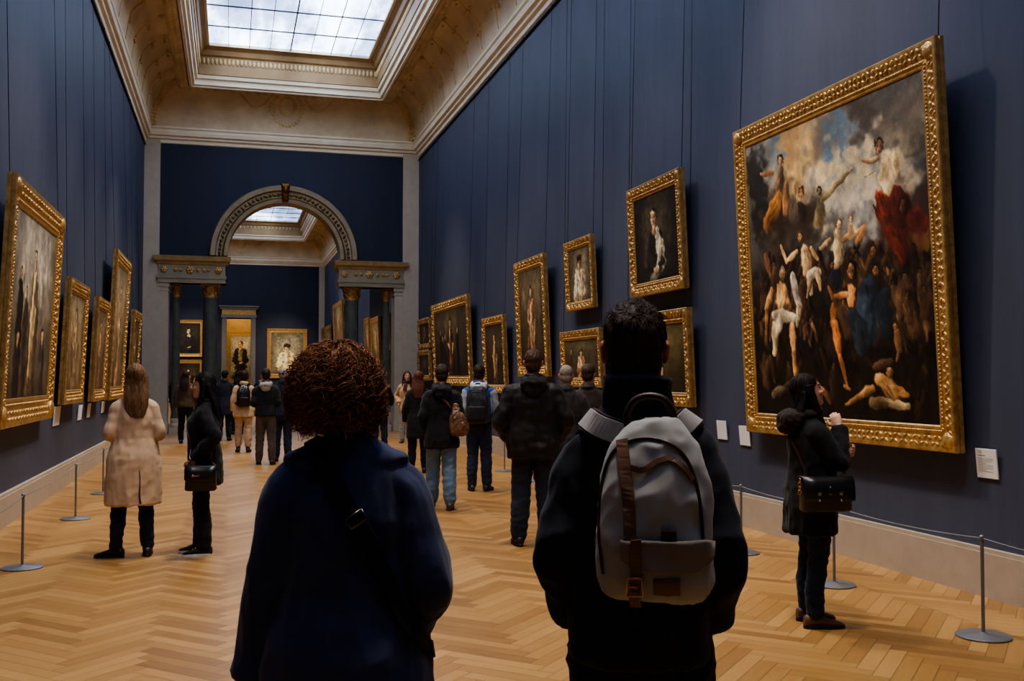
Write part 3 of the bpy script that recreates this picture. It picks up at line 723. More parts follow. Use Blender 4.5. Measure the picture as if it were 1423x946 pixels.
    # man in a blue robe
    lb((560, 280), (560, 420), 62, 74, (34, 48, 62)); lb((610, 300), (620, 420), 40, 46, (24, 32, 42)); lb((500, 370), (540, 480), 40, 50, (30, 40, 50)); lb((440, 215), (440, 250), 30, 26, (30, 42, 66))
    lb((500, 275), (495, 320), 30, 26, (192, 122, 66)); lb((480, 290), (430, 300), 16, 12, (186, 118, 64)); lb((430, 300), (415, 262), 11, 8, (190, 122, 70)); hb((502, 205), 32, (196, 134, 80), (34, 24, 20), turn=-.8)
    lb((435, 330), (430, 390), 24, 22, (164, 94, 46)); lb((435, 400), (455, 520), 28, 18, (170, 96, 44)); lb((455, 520), (480, 625), 17, 10, (176, 106, 54)); lb((470, 630), (490, 640), 9, 7, (176, 110, 60))
    hb((428, 180), 16, (130, 84, 50), (40, 28, 20))
    # dark figures right
    for X, Y in ((690, 250), (720, 380), (760, 300), (700, 320)): lb((X, Y), (X + 8, Y + 60), 26, 34, (82, 56, 34)); hb((X, Y - 20), 15, (116, 80, 50), (40, 30, 22))
    lb((660, 440), (668, 500), 22, 16, (134, 90, 52)); hb((655, 412), 15, (150, 104, 62), (60, 40, 26)); lb((668, 500), (660, 540), 9, 7, (130, 86, 48))
    # reclining child lower right
    lb((610, 690), (700, 705), 22, 16, (176, 150, 106)); lb((570, 690), (620, 700), 22, 18, (156, 126, 84)); lb((600, 615), (650, 650), 38, 34, (206, 148, 82)); lb((570, 640), (530, 665), 20, 15, (200, 140, 76)); lb((530, 665), (475, 700), 14, 8, (190, 130, 70)); lb((660, 640), (700, 665), 18, 11, (180, 122, 66)); lb((650, 580), (690, 600), 26, 22, (30, 22, 18)); hb((634, 578), 26, (196, 138, 82), (36, 26, 20))
    lb((580, 560), (640, 540), 20, 16, (90, 64, 42))
    # lower left: hound and outstretched leg
    lb((210, 655), (265, 630), 24, 20, (112, 96, 72)); lb((255, 625), (290, 610), 12, 8, (96, 80, 60)); lb((330, 600), (395, 640), 22, 18, (150, 88, 48)); lb((395, 640), (418, 690), 14, 9, (160, 100, 58))
    lb((200, 520), (215, 610), 16, 12, (80, 54, 36))
    return p.finish(.2, 1.0)

def canvas_mesh(name, img, w, h, y, x0=None):
    """viewer looks along -local y; viewer's right is local -x"""
    H_, W_ = img.shape[:2]
    xs = np.linspace(w / 2, -w / 2, W_); zs = np.linspace(h / 2, -h / 2, H_)
    X, Z = np.meshgrid(xs, zs); co = np.stack([X, np.full_like(X, y), Z], -1).reshape(-1, 3)
    i = np.arange((H_ - 1) * (W_ - 1)); rr, cc = i // (W_ - 1), i % (W_ - 1); a = rr * W_ + cc
    fc = np.stack([a, a + W_, a + W_ + 1, a + 1], -1).astype(np.int32)
    me = bpy.data.meshes.new(name); me.vertices.add(len(co)); me.loops.add(fc.size); me.polygons.add(len(fc))
    me.vertices.foreach_set('co', co.astype(np.float32).ravel()); me.loops.foreach_set('vertex_index', fc.ravel())
    me.polygons.foreach_set('loop_start', np.arange(0, fc.size, 4, dtype=np.int32)); me.update(calc_edges=True); me.validate()
    set_col(me, img.reshape(-1, 3)); return me
def paint_mat():
    t = NT('varnished_oil_paint'); at = t.add('ShaderNodeAttribute', attribute_name='Col')
    t.link(at.outputs['Color'], t.b.inputs['Base Color']); t.val('Roughness', .42); t.val('Specular IOR Level', .35)
    t.bump(t.noise(t.coord((1, 1, 1)), 90, 4, .7), .12, .002); return t.m
PAINT = paint_mat()

def frame_loop(w, h, prof, seg=1):
    R = []
    for u, y in prof:
        a, b = w / 2 - u, h / 2 - u
        cs = [(a, b), (-a, b), (-a, -b), (a, -b)]; ring = []
        for i in range(4):
            p, q = cs[i], cs[(i + 1) % 4]
            for s_ in range(seg): t = s_ / seg; ring.append((p[0] + (q[0] - p[0]) * t, y, p[1] + (q[1] - p[1]) * t))
        R.append(ring)
    b = MB(); b.rings(R, cap=False); return b
def painting(side, pos, w, h, fw, img, label, group=None, lean=2.5, wires=True, depth=.085, z_top=8.02, ornate=True, name='framed_painting', plate=False, orn_step=.08):
    """side: 'R','L' (long walls) or 'F' (a wall facing the camera); pos = (along, z bottom) or (x, y, z) for F"""
    if side == 'R': loc = (XR - max(.03, .15 - depth), pos[0], pos[1]); rz = PI / 2
    elif side == 'L': loc = (XL + max(.03, .15 - depth), pos[0], pos[1]); rz = -PI / 2
    else: loc = pos; rz = PI
    M = Matrix.Translation(loc) @ Matrix.Rotation(rz, 4, 'Z') @ Matrix.Rotation(-math.radians(lean), 4, 'X')
    t = thing(name, label, 'painting', matrix=M, group=group)
    up = Matrix.Translation((0, 0, h / 2))
    D = depth
    prof = [(0.02, 0), (0.0, .005), (0, .42 * D), (.012, .46 * D), (.012, .5 * D), (.002, .56 * D), (0.0, .9 * D), (.008, D), (.1 * fw + .008, D), (.2 * fw, .93 * D), (.35 * fw, .84 * D), (.55 * fw, .72 * D), (.68 * fw, .66 * D), (.74 * fw, .72 * D), (.8 * fw, .72 * D), (.84 * fw, .62 * D), (.93 * fw, .6 * D)]
    f = frame_loop(w, h, prof)
    f.v = [(x, y, z + h / 2) for x, y, z in f.v]
    fo = auto_smooth(obj('frame', f, GILT_P, t), 35)
    s = frame_loop(w, h, [(.84 * fw, .6 * D), (.86 * fw, .69 * D), (.95 * fw, .69 * D), (fw, .6 * D), (fw, .5 * D)])
    s.v = [(x, y, z + h / 2) for x, y, z in s.v]; auto_smooth(obj('inner_slip', s, GILT_P, t), 35)
    if ornate:
        g = MB(); st = orn_step; r = st * .36; uo = .42 * fw
        rows = [(.26 * fw, .89 * D, 1.0), (.5 * fw, .78 * D, .9)]
        def leaf(x, y, z, ax, i, k_):
            q = (r * 1.35 * k_, r * .5, r * .75 * k_) if ax == 'x' else (r * .75 * k_, r * .5, r * 1.35 * k_)
            g.ell((x, y, z), q, 6, 4, rot=Matrix.Rotation((.75 if i % 2 else -.75), 3, 'Y'))
        for ri, (uo_, yy, k_) in enumerate(rows):
            nx = max(4, int((w - fw) / st)); nz = max(4, int((h - fw) / st))
            for i in range(nx):
                x = -w / 2 + uo_ + (w - 2 * uo_) * (i + .5) / nx
                for z in (uo_, h - uo_): leaf(x, yy, z, 'x', i + ri, k_)
            for i in range(nz):
                z = uo_ + (h - 2 * uo_) * (i + .5) / nz
                for x in (-w / 2 + uo_, w / 2 - uo_): leaf(x, yy, z, 'z', i + ri, k_)
        bd = st * .5; nb = int((w - 1.6 * fw) / bd)
        for i in range(nb):
            x = -w / 2 + .78 * fw + (w - 1.56 * fw) * (i + .5) / nb
            for z in (.77 * fw, h - .77 * fw): g.ell((x, .73 * D, z), (bd * .4, bd * .35, bd * .35), 6, 4)
        nb = int((h - 1.6 * fw) / bd)
        for i in range(nb):
            z = .78 * fw + (h - 1.56 * fw) * (i + .5) / nb
            for x in (-w / 2 + .77 * fw, w / 2 - .77 * fw): g.ell((x, .73 * D, z), (bd * .35, bd * .35, bd * .4), 6, 4)
        for x in (-w / 2 + uo, w / 2 - uo):
            for z in (uo, h - uo): g.ell((x, .82 * D, z), (fw * .36, fw * .16, fw * .36), 10, 6)
        obj('carved_ornament', g, GILT, t, True)
    c = canvas_mesh('canvas', img, w - 1.9 * fw, h - 1.9 * fw, .54 * D)
    set_co(c, get_co(c) + np.array((0, 0, h / 2)))
    obj('canvas', c, PAINT, t)
    if plate:
        b = MB(); b.box((0, D * .86, fw * .45), (w * .7, .01, fw * .3)); obj('name_strip', b, mat('pale_gilt_strip', (226, 206, 160), .4), t)
    if wires:
        Mi = M.inverted()
        for sx in (-1, 1):
            a = Vector((sx * (w / 2 - .04), .02, h - .02)); tw = M @ a
            if side == 'R': tw = Vector((XR - .05, tw.y, z_top))
            elif side == 'L': tw = Vector((XL + .05, tw.y, z_top))
            wb = MB(); wb.tube([a, Mi @ tw], .004, 6)
            q = Mi @ tw; wb.ell(q, (.014, .014, .02), 6, 5); obj('hanging_wire', wb, RAIL, t, True)
    return t

# ---- right wall, far to near
PR = lambda *a, **k: painting('R', *a, **k)
PR((27.75, 2.38), 1.75, .83, .14, portrait(2.1, 40, 21, robe=(70, 50, 34), hy=.3, hr=.15, skin=(170, 126, 84)), 'small gilt-framed picture at the far end of the right blue wall, upper of two', orn_step=.16)
PR((27.75, 1.5), 1.75, .83, .14, portrait(2.1, 40, 22, robe=(60, 48, 30), hy=.3, hr=.15, skin=(150, 110, 70)), 'small gilt-framed picture at the far end of the right blue wall, lower of two', orn_step=.16, wires=False)
PR((24.2, 1.38), 4.25, 2.1, .24, standing(2.1, 80, 23, bg=(84, 74, 54), robe=(40, 30, 24), group=6, hr=.07, cloth=(120, 70, 40), base=(30, 24, 18)), 'wide gilt-framed painting of dark figures, behind the blue and grey jacket', orn_step=.14)
PR((19.95, 1.27), 1.75, 1.56, .17, standing(1.12, 70, 24, bg=(70, 62, 44), robe=(70, 46, 32), hr=.06, cloth=(180, 140, 100)), 'small gilt-framed picture of one standing figure, left of the tall right-wall painting', orn_step=.12)
PR((17.28, 1.6), 1.85, 2.12, .2, standing(.87, 100, 25, bg=(104, 92, 66), robe=(112, 76, 50), hr=.055, cloth=(196, 148, 100), hy=.24), 'tall gilt-framed painting of a robed standing figure, above the tall man in the black jacket', orn_step=.1)
PR((14.75, 2.64), 1.27, 1.1, .14, portrait(1.15, 80, 26, bg=(84, 76, 58), robe=(150, 132, 104), shirt=(226, 200, 160), hat=(40, 34, 26), hr=.1, hy=.27, glow=(120, 110, 86), skin=(200, 146, 98)), 'small gilt-framed portrait of a sitter in white hung above another picture on the right wall', orn_step=.08, wires=True)
PR((14.7, 1.44), 1.82, .88, .15, standing(2.1, 70, 27, bg=(92, 84, 60), robe=(170, 128, 88), hr=.09, hy=.4, base=(50, 42, 30), group=2), 'wide gilt-framed picture with a pale figure, behind the grey-haired man', orn_step=.08)
PR((11.83, 2.66), 1.66, 1.45, .17, portrait(1.16, 120, 28, bg=(40, 36, 28), robe=(38, 33, 30), shawl=(190, 178, 146), hr=.085, hy=.27, hair=(52, 46, 40), skin=(206, 156, 110), hx=.47), 'gilt-framed portrait of a seated sitter with a pale shawl, highest picture beside the big painting', orn_step=.075)
PR((11.83, 1.24), 2.0, 1.18, .17, standing(1.75, 90, 29, bg=(104, 90, 50), robe=(44, 34, 26), hr=.08, hy=.36, group=3, cloth=(80, 50, 30), base=(40, 30, 20)), 'gilt-framed painting of kneeling figures, partly hidden by the head above the grey backpack', orn_step=.08)
PR((7.93, 1.03), 3.16, 3.14, .2, big_scene(), 'huge gilt-framed painting of many figures under a cloudy sky', depth=.09, orn_step=.06)
# ---- left wall, near to far
PL = lambda *a, **k: painting('L', *a, **k)
PL((12.6, 1.07), 3.05, 2.6, .3, standing(1.15, 150, 31, bg=(152, 150, 138), robe=(92, 72, 50), skin=(206, 160, 104), hr=.035, hy=.2, second=(44, 38, 36), base=(70, 54, 36), cloth=(212, 178, 120), group=3), 'large gilt-framed painting of a draped standing figure, nearest on the left blue wall', depth=.1, orn_step=.075)
PL((16.0, 1.21), 1.85, 1.78, .2, standing(1.0, 80, 32, bg=(136, 122, 94), robe=(128, 102, 66), base=(110, 84, 54)), 'upright gilt-framed painting in pale browns, second along the left blue wall', depth=.095, orn_step=.08)
PL((18.95, 1.18), 1.65, 1.78, .2, standing(.9, 80, 33, bg=(110, 94, 70), robe=(110, 78, 50), base=(90, 66, 42)), 'narrow gilt-framed painting, shorter one between two taller pictures on the left blue wall', depth=.095, orn_step=.08)
PL((21.8, 1.15), 2.6, 2.9, .26, standing(.9, 90, 34, bg=(128, 116, 92), robe=(140, 104, 70), base=(104, 76, 48), hr=.05), 'tallest gilt-framed painting towards the far end of the left blue wall', depth=.1, orn_step=.1)
PL((25.6, 1.21), 1.8, 1.95, .22, standing(.9, 60, 35, bg=(90, 70, 46), robe=(90, 60, 36)), 'last gilt-framed painting on the left blue wall, next to the grey corner pilaster', depth=.095, orn_step=.14)
# ---- far gallery
painting('F', (-2.3, Y2 - .02, 2.72), 1.62, 2.12, .2, portrait(.74, 90, 41, robe=(32, 27, 24), collar=(200, 190, 170), hr=.075, hy=.27, bg=(36, 30, 24), glow=(54, 46, 34)), 'gilt-framed portrait in black with white collar, upper of two left of the far doorway', wires=False, lean=0, ornate=False, plate=True)
painting('F', (-2.3, Y2 - .02, .55), 1.62, 2.0, .2, portrait(.8, 80, 42, robe=(40, 32, 22), hr=.07, hy=.3, bg=(40, 32, 22), shirt=(150, 120, 60)), 'gilt-framed dark portrait, lower of two left of the far doorway', wires=False, lean=0, ornate=False)
painting('F', (3.2, Y2 - .02, 1.5), 2.3, 2.9, .24, portrait(.78, 110, 43, bg=(112, 104, 80), robe=(196, 160, 104), hair=(44, 34, 28), hr=.075, hy=.36, shirt=(222, 190, 130), hat=(40, 34, 28), glow=(140, 130, 104), skin=(214, 160, 108)), 'gilt-framed portrait of a sitter in pale yellow dress, right of the far doorway', wires=False, lean=0, ornate=False)
painting('F', (.62, Y2 + 5.98, 1.1), 1.9, 3.4, .33, portrait(.52, 110, 44, bg=(150, 150, 140), robe=(30, 30, 28), hr=.06, hy=.2, shirt=(120, 120, 96), hair=(60, 48, 38), glow=(170, 170, 160)), 'full-length gilt-framed portrait hanging in the gold room seen through the far doorway', wires=False, lean=0, ornate=False)
for i, (y, z, w, h, lb) in enumerate(((50.9, 3.0, 4.6, 2.3, 'tall gilt-framed picture on the far gallery wall, just left of the right column'), (56.2, 2.6, 2.4, 1.8, 'gilt-framed picture deep in the far gallery, second from its end corner'),
        (59.2, 2.6, 1.6, 1.8, 'gilt-framed picture deepest in the far gallery, next to its end corner'), (39.8, 2.0, 1.5, 1.9, 'narrow gilt-framed picture seen through the right side bay, next to the thick column'),
        (37.4, 1.7, 2.2, 2.1, 'wide gilt-framed picture in the middle of the right side bay beyond the arch'), (34.5, 2.5, 1.3, 1.25, 'gilt-framed picture beside the slim column in the right side bay, upper of two'), (34.5, 1.15, 1.3, 1.25, 'gilt-framed picture beside the slim column in the right side bay, lower of two'))):
    painting('R', (y, z), w, h, .2, standing(w / h, 50, 60 + i, bg=(120, 104, 76), robe=(120, 90, 60), base=(84, 62, 40)), lb, wires=False, ornate=False, depth=.1)
b = MB(); b.box((XR - .06, 37.9, 4.5), (.05, 3.6, 1.4)); b.box((XR - .07, 37.9, 5.22), (.08, 3.7, .05)); b.box((XR - .07, 37.9, 3.78), (.08, 3.7, .05))
tag(obj('dark_panel', b, mat('black_glossy_panel', (22, 24, 26), .25)), 'blank dark panel high on the far gallery wall in the right side bay', 'panel')

# ---- caption cards on the blue walls
CARD = mat('white_card', (226, 226, 226), .6, var=.03); INK = mat('grey_print', (140, 140, 146), .8)
def card(side, y, z, w, h, label, text=False):
    x = XR - .012 if side == 'R' else XL + .012
    M = Matrix.Translation((x, y, z)) @ Matrix.Rotation(PI / 2 if side == 'R' else -PI / 2, 4, 'Z') @ Matrix.Rotation(-math.radians(5), 4, 'X')
    b = MB(); b.box((0, .008, 0), (w, .012, h)); o = obj('caption_sign', b, CARD, bevel=.002); o.matrix_world = M
    tag(o, label, 'card')
    if text:
        g = MB(); rn = random.Random(2)
        g.tube([(w * .28 + .02 * math.cos(a * .7), .0155, h * .4 + .008 * math.sin(a * .7)) for a in range(9)], .0012, 4)
        g.box((w * .2, .0145, h * .27), (w * .34, .001, .006))
        for i in range(9):
            ww = w * (.74 if i % 4 != 3 else .45) * rn.uniform(.85, 1); g.box((w * .4 - ww / 2, .0145, h * .17 - i * h * .055), (ww, .001, .0028))
        obj('printed_lines', g, INK, o)
card('R', 6.18, .965, .21, .215, 'white caption card right of the huge painting, above the barrier rope', True)
card('R', 9.78, .965, .22, .21, 'white caption card under the left corner of the huge painting')
card('R', 10.3, 1.0, .22, .21, 'white caption card peeking out beside the shoulder of the grey backpack wearer')
card('L', 15.3, 1.05, .5, .27, 'white caption card on the left wall, nearest one, between the two nearest frames')
card('L', 17.55, 1.02, .4, .24, 'white caption card on the left wall, second along, below the second frame')
card('L', 18.6, 1.02, .4, .24, 'white caption card on the left wall, third along, below the short narrow frame')
card('L', 20.6, 1.02, .4, .22, 'white caption card on the left wall, last one, just above the coat shoulder')
# ================================================================ people
def catmull(P, n=6):
    P = [Vector(p) for p in P]; out = []
    for i in range(len(P) - 1):
        p0 = P[max(i - 1, 0)]; p1 = P[i]; p2 = P[i + 1]; p3 = P[min(i + 2, len(P) - 1)]
        for k in range(n):
            t = k / n
            out.append(.5 * ((2 * p1) + (p2 - p0) * t + (2 * p0 - 5 * p1 + 4 * p2 - p3) * t * t + (3 * p1 - p0 - 3 * p2 + p3) * t ** 3))
    out.append(P[-1]); return out
def lerp_list(L, n):
    out = []
    for i in range(n):
        f = i / (n - 1) * (len(L) - 1); a = min(int(f), len(L) - 2); t = f - a; out.append(L[a] * (1 - t) + L[a + 1] * t)
    return out
def limb(mb, pts, rad, n=12, k=5, flat=None):
    P = catmull(pts, k); R = lerp_list(rad, len(P)); mb.tube(P, R, n, flat=flat)
    mb.ell(P[0], (R[0] * .99,) * 3, 12, 8); mb.ell(P[-1], (R[-1] * .98,) * 3, 10, 6)

def hand(mb, W, d, ts, pn, curl=.35, s=1.0):
    W = Vector(W); d = Vector(d).normalized(); ts = Vector(ts); ts = (ts - d * ts.dot(d)).normalized(); pn = Vector(pn); pn = (pn - d * pn.dot(d) - ts * pn.dot(ts)).normalized()
    P = [W - d * .02, W + d * .015, W + d * .05, W + d * .088]
    mb.tube(P, [(.024, .018), (.03, .017), (.04, .0155), (.039, .012)], 12, up=pn)
    for off, L, r in ((.029, .074, .0088), (.0098, .083, .009), (-.0096, .077, .0088), (-.0285, .06, .0078)):
        p = W + d * (.078 if abs(off) < .02 else .072) + ts * off; a = curl * (1 + (.03 - off) * 4); q = [p - d * .02, p]; ang = a * .4
        for seg in (.45, .32, .25):
            dirn = d * math.cos(ang) + pn * math.sin(ang) + ts * off * .9; p = p + dirn.normalized() * L * seg; q.append(p); ang += a * .9
        mb.tube(catmull(q, 3), lerp_list([r * 1.05, r, r * .85], 13), 8); mb.ell(q[-1], (r * .85,) * 3, 8, 6)
    p = W + d * .02 + ts * .022; q = [p - ts * .01, p + (d * .6 + ts * .75 + pn * .2).normalized() * .036]
    q.append(q[-1] + (d * .9 + ts * .35 + pn * .35).normalized() * .03); q.append(q[-1] + (d * 1.0 + pn * .4).normalized() * .024)
    mb.tube(catmull(q, 3), lerp_list([.0135, .0115, .0098, .008], 10), 8); mb.ell(q[-1], (.008,) * 3, 8, 6)

def head_mesh(mb, M):
    rr = [(-.118, 0, .05, .018, .02, .02), (-.112, 0, .045, .034, .04, .045), (-.095, 0, .03, .05, .062, .055), (-.07, 0, .015, .06, .077, .068), (-.04, 0, .005, .0675, .087, .082), (-.01, 0, 0, .0725, .089, .09),
          (.02, 0, -.002, .0745, .09, .098), (.045, 0, -.004, .075, .095, .1), (.07, 0, -.006, .0715, .088, .097), (.09, 0, -.008, .0605, .072, .084), (.105, 0, -.01, .044, .052, .064), (.114, 0, -.01, .022, .026, .034)]
    mb.loft(rr, 28, M)
    mb.tube([(0, .086, .022), (0, .1, 0), (0, .113, -.024), (0, .1, -.036)], [.009, .0115, .0155, .011], 10, M)
    for s in (-1, 1):
        mb.ell((s * .013, .097, -.03), (.011, .01, .008), 8, 6, M); mb.ell((s * .033, .078, .03), (.024, .014, .007), 10, 6, M)
        mb.ell((s * .04, .066, -.025), (.024, .02, .02), 10, 6, M)
        R = Matrix.Rotation(s * .35, 3, 'Z')
        mb.ell((s * .079, -.012, -.006), (.009, .02, .031), 10, 8, M, R); mb.ell((s * .082, -.02, .008), (.008, .016, .02), 10, 8, M, R)
        mb.ell((s * .0315, .083, .006), (.0125, .008, .009), 10, 6, M)
    mb.ell((0, .093, -.058), (.023, .009, .0065), 12, 6, M); mb.ell((0, .091, -.071), (.019, .009, .007), 12, 6, M); mb.ell((0, .078, -.1), (.021, .017, .016), 10, 6, M)

def skin_mat():
    t = NT('skin'); at = t.add('ShaderNodeAttribute', attribute_name='Col'); t.link(at.outputs['Color'], t.b.inputs['Base Color'])
    t.val('Roughness', .5); t.val('Subsurface Weight', .08); t.val('Subsurface Scale', .01); t.bump(t.noise(t.coord((1, 1, 1)), 220, 3), .08, .001); return t.m
SKIN = skin_mat()
def hair_mat():
    t = NT('hair'); at = t.add('ShaderNodeAttribute', attribute_name='Col')
    f = t.noise(t.coord((90, 90, 9)), 1.0, 4, .6); r = t.ramp(f, [(.3, (.55, .55, .55)), (.7, (1.45, 1.4, 1.35))])
    mx = t.add('ShaderNodeMix', data_type='RGBA', blend_type='MULTIPLY'); mx.inputs['Factor'].default_value = 1
    t.link(at.outputs['Color'], mx.inputs['A']); t.link(r, mx.inputs['B']); t.link(mx.outputs['Result'], t.b.inputs['Base Color'])
    t.val('Roughness', .65); t.val('Specular IOR Level', .22); t.bump(f, .6, .004); return t.m
HAIR = hair_mat()

def quads(me):
    n = len(me.polygons); li = np.empty(len(me.loops), dtype=np.int32); me.loops.foreach_get('vertex_index', li)
    tot = np.empty(n, dtype=np.int32); me.polygons.foreach_get('loop_total', tot)
    if (tot == 4).all(): return li.reshape(-1, 4)
    out = []
    for p in me.polygons:
        v = list(p.vertices); out.append((v + [v[-1]])[:4] if len(v) <= 4 else v[:4])
    return np.array([q for q in out if len(set(q)) == 4], dtype=np.int32)
def np_mesh(name, V, Fc, cols=None):
    me = bpy.data.meshes.new(name); Fc = np.ascontiguousarray(Fc, dtype=np.int32)
    me.vertices.add(len(V)); me.loops.add(Fc.size); me.polygons.add(len(Fc))
    me.vertices.foreach_set('co', np.ascontiguousarray(V, dtype=np.float32).ravel()); me.loops.foreach_set('vertex_index', Fc.ravel())
    me.polygons.foreach_set('loop_start', np.arange(0, Fc.size, 4, dtype=np.int32)); me.update(calc_edges=True)
    if cols is not None: set_col(me, cols)
    return me
def strands(P, rad, sides=4):
    """P (N,K,3) paths, rad (N,K) -> verts, quads, strand index per vertex"""
    N, K, _ = P.shape; T = np.gradient(P, axis=1); T /= np.linalg.norm(T, axis=2, keepdims=True) + 1e-9
    ref = np.zeros_like(T); ref[..., 0] = .31; ref[..., 1] = .87; ref[..., 2] = .38
    A = np.cross(T, ref); A /= np.linalg.norm(A, axis=2, keepdims=True) + 1e-9; B = np.cross(T, A)
    vs = []
    for j in range(sides):
        a = 2 * PI * j / sides; vs.append(P + (A * math.cos(a) + B * math.sin(a)) * rad[..., None])
    V = np.stack(vs, 2).reshape(-1, 3)           # index = (n*K + k)*sides + j
    n, k, j = np.meshgrid(np.arange(N), np.arange(K - 1), np.arange(sides), indexing='ij')
    b = (n * K + k) * sides; jn = (j + 1) % sides
    Fq = np.stack([b + j, b + jn, b + sides + jn, b + sides + j], -1).reshape(-1, 4)
    return V, Fq, np.repeat(np.arange(N), K * sides)
def merge(parts):
    V = []; Fq = []; C = []; o = 0
    for v, f, c in parts:
        V.append(v); Fq.append(f + o); C.append(c); o += len(v)
    return np.concatenate(V), np.concatenate(Fq), np.concatenate(C)

def fold(me, amp, seed, sc=(7, 7, 2.6), amp2=.35):
    co = get_co(me); no = get_no(me); o = Vector((seed * 3.1, seed * 1.7, seed * .9)); d = np.empty(len(co))
    for i, p in enumerate(co):
        q = Vector((p[0] * sc[0], p[1] * sc[1], p[2] * sc[2])) + o
        a = noise.noise(q); d[i] = (1 - abs(a) * 2.2) * .5 + .42 * (1 - abs(noise.noise(q * 2.3)) * 2.5) + amp2 * noise.noise(Vector((p[0] * 9, p[1] * 9, p[2] * 17)) + o)
    set_co(me, co + no * (d * amp)[:, None])

def cloth(name, c, rough=.85, sheen=.08, bump=.25, bscale=260, var=.14, spec=.25):
    return mat(name, c, rough, 0, var, (7, 7, 7), bump, bscale, .002, sheen, spec)

class Person: pass
def person(label, x, y, psi, height, fem=False, vox=.01, arms=None, feet=None, head=(0, 0), skin=(196, 148, 118), hair=('short', (30, 22, 18)), top=None, legs=None, shoes=None, seed=1, lean=0.0, width=1.0):
    P = Person(); s = height / 1.75; P.s = s; rz = -math.radians(psi)
    root = thing('person', label, 'person', (x, y, 0), rz); P.root = root; P.M = Matrix.Translation((x, y, 0)) @ Matrix.Rotation(rz, 4, 'Z')
    sh = (.172 if fem else .195) * width; arms = arms or {}; feet = feet or {}
    DEF = {sg: dict(e=(sg * (sh + .045), -.02, 1.14), w=(sg * (sh + .05), .045, .89), d=(0, .1, -1), ts=(0, 1, 0), pn=(-sg, 0, 0), curl=.35) for sg in (-1, 1)}
    A = {}
    for sg, k in ((-1, 'L'), (1, 'R')): A[sg] = dict(DEF[sg], **arms.get(k, {}))
    Ft = {sg: feet.get(k, (sg * .11, 0, sg * 8)) for sg, k in ((-1, 'L'), (1, 'R'))}
    hip = .084 if not fem else .088
    # ---- legs path
    LP = {}
    for sg in (-1, 1):
        fx, fy, fa = Ft[sg]; h = Vector((sg * hip, -.005, .9)); a = Vector((fx, fy, .085)); kx = (h + a) / 2 + Vector((0, .022, .02)); LP[sg] = (h, (h + kx) / 2, kx, (kx + a) / 2 + Vector((0, -.018, 0)), a)
    piv = Vector((0, -.02, 1.5)); yaw, pit = map(math.radians, head[:2]); hdx = head[2] if len(head) > 2 else 0
    Hm = Matrix.Translation(piv) @ Matrix.Rotation(-yaw, 4, 'Z') @ Matrix.Rotation(pit, 4, 'X') @ Matrix.Translation(-piv) @ Matrix.Translation((hdx, .015, 1.634))
    P.Hm = Hm
    # ---- body
    b = MB(); tw = .92 if fem else 1.0
    b.loft([(.79, 0, 0, .06, .06), (.83, 0, 0, .145, .085), (.9, 0, -.01, .158, .1), (.98, 0, -.005, .15, .095), (1.08, 0, .005, .125 * tw, .085), (1.2, 0, .005, .135 * tw, .092), (1.32, 0, 0, .135 * tw, .092), (1.39, 0, -.01, (sh - .07), .074), (1.43, 0, -.015, .08, .058), (1.48, 0, -.02, .062, .055), (1.52, 0, -.018, .05, .05)], 24)
    b.tube([(0, -.025, 1.44), (0, -.02, 1.5), Hm @ Vector((0, -.02, -.06)), Hm @ Vector((0, -.01, -.02))], [.058, .052, .053, .055], 14)
    head_mesh(b, Hm)
    for sg in (-1, 1):
        a = A[sg]; limb(b, [(sg * (sh - .075), -.012, 1.375), (sg * (sh - .04), -.014, 1.34), a['e'], a['w']], [.04, .042, .036, .032, .026], 12)
        hand(b, a['w'], a['d'], a['ts'], a['pn'], a['curl'])
        limb(b, LP[sg], [.075, .07, .052, .05, .036], 12)
        fx, fy, fa = Ft[sg]; c, d = math.sin(math.radians(fa)), math.cos(math.radians(fa)); b.tube([(fx - c * .045, fy - d * .045, .05), (fx + c * .05, fy + d * .05, .045), (fx + c * .13, fy + d * .13, .03)], [.028, .032, .02], 10)
    me = remesh(b, vox * .62 if vox <= .0105 else .009, 2); co = get_co(me); n = len(co)
    sk = np.array(lin(skin)); C = np.tile(sk, (n, 1)); Hi = Hm.inverted(); hl = co @ np.array(Hi.to_3x3()).T + np.array(Hi.translation)
    def tint(m, c): C[m] = c
    fr = hl[:, 1] > .06
    lips = fr & (np.abs(hl[:, 0]) < .022) & (hl[:, 2] > -.078) & (hl[:, 2] < -.052); tint(lips, sk * np.array((.72, .42, .4)))
    for sg in (-1, 1):
        e = np.hypot((hl[:, 0] - sg * .0315) / .013, (hl[:, 2] - .006) / .0075); tint(fr & (e < .9), (.42, .39, .36)); tint(fr & (np.hypot(hl[:, 0] - sg * .0315, hl[:, 2] - .006) < .005), (.03, .022, .018)); tint(fr & (e < 1.0) & (hl[:, 2] > .0112), sk * .4)
        br = fr & (np.abs(hl[:, 0] - sg * .034) < .018) & (np.abs(hl[:, 2] - .0325) < .0045); tint(br, np.array(lin(hair[1])) * .8 + .01)
    ear = (np.abs(hl[:, 0]) > .074) & (np.abs(hl[:, 2]) < .04); C[ear] *= np.array((1.05, .8, .76))
    set_co(me, co * s); set_col(me, C); me.name = 'body'; P.body = obj('body', me, SKIN, root, True)
    # ---- hair
    make_hair(P, hair, s, seed, vox)
    # ---- trousers
    legs = dict(dict(c=(30, 32, 44), k=.074, a=.058, th=.094, mat='trouser_cloth', name='trousers', z=.1), **(legs or {}))
    b = MB(); b.loft([(.78, 0, 0, .05, .06), (.81, 0, -.002, .15, .098), (.88, 0, -.012, .178 * width ** .5, .122), (.95, 0, -.01, .172, .118), (1.03, 0, 0, .155, .11), (1.07, 0, 0, .1, .08)], 24)
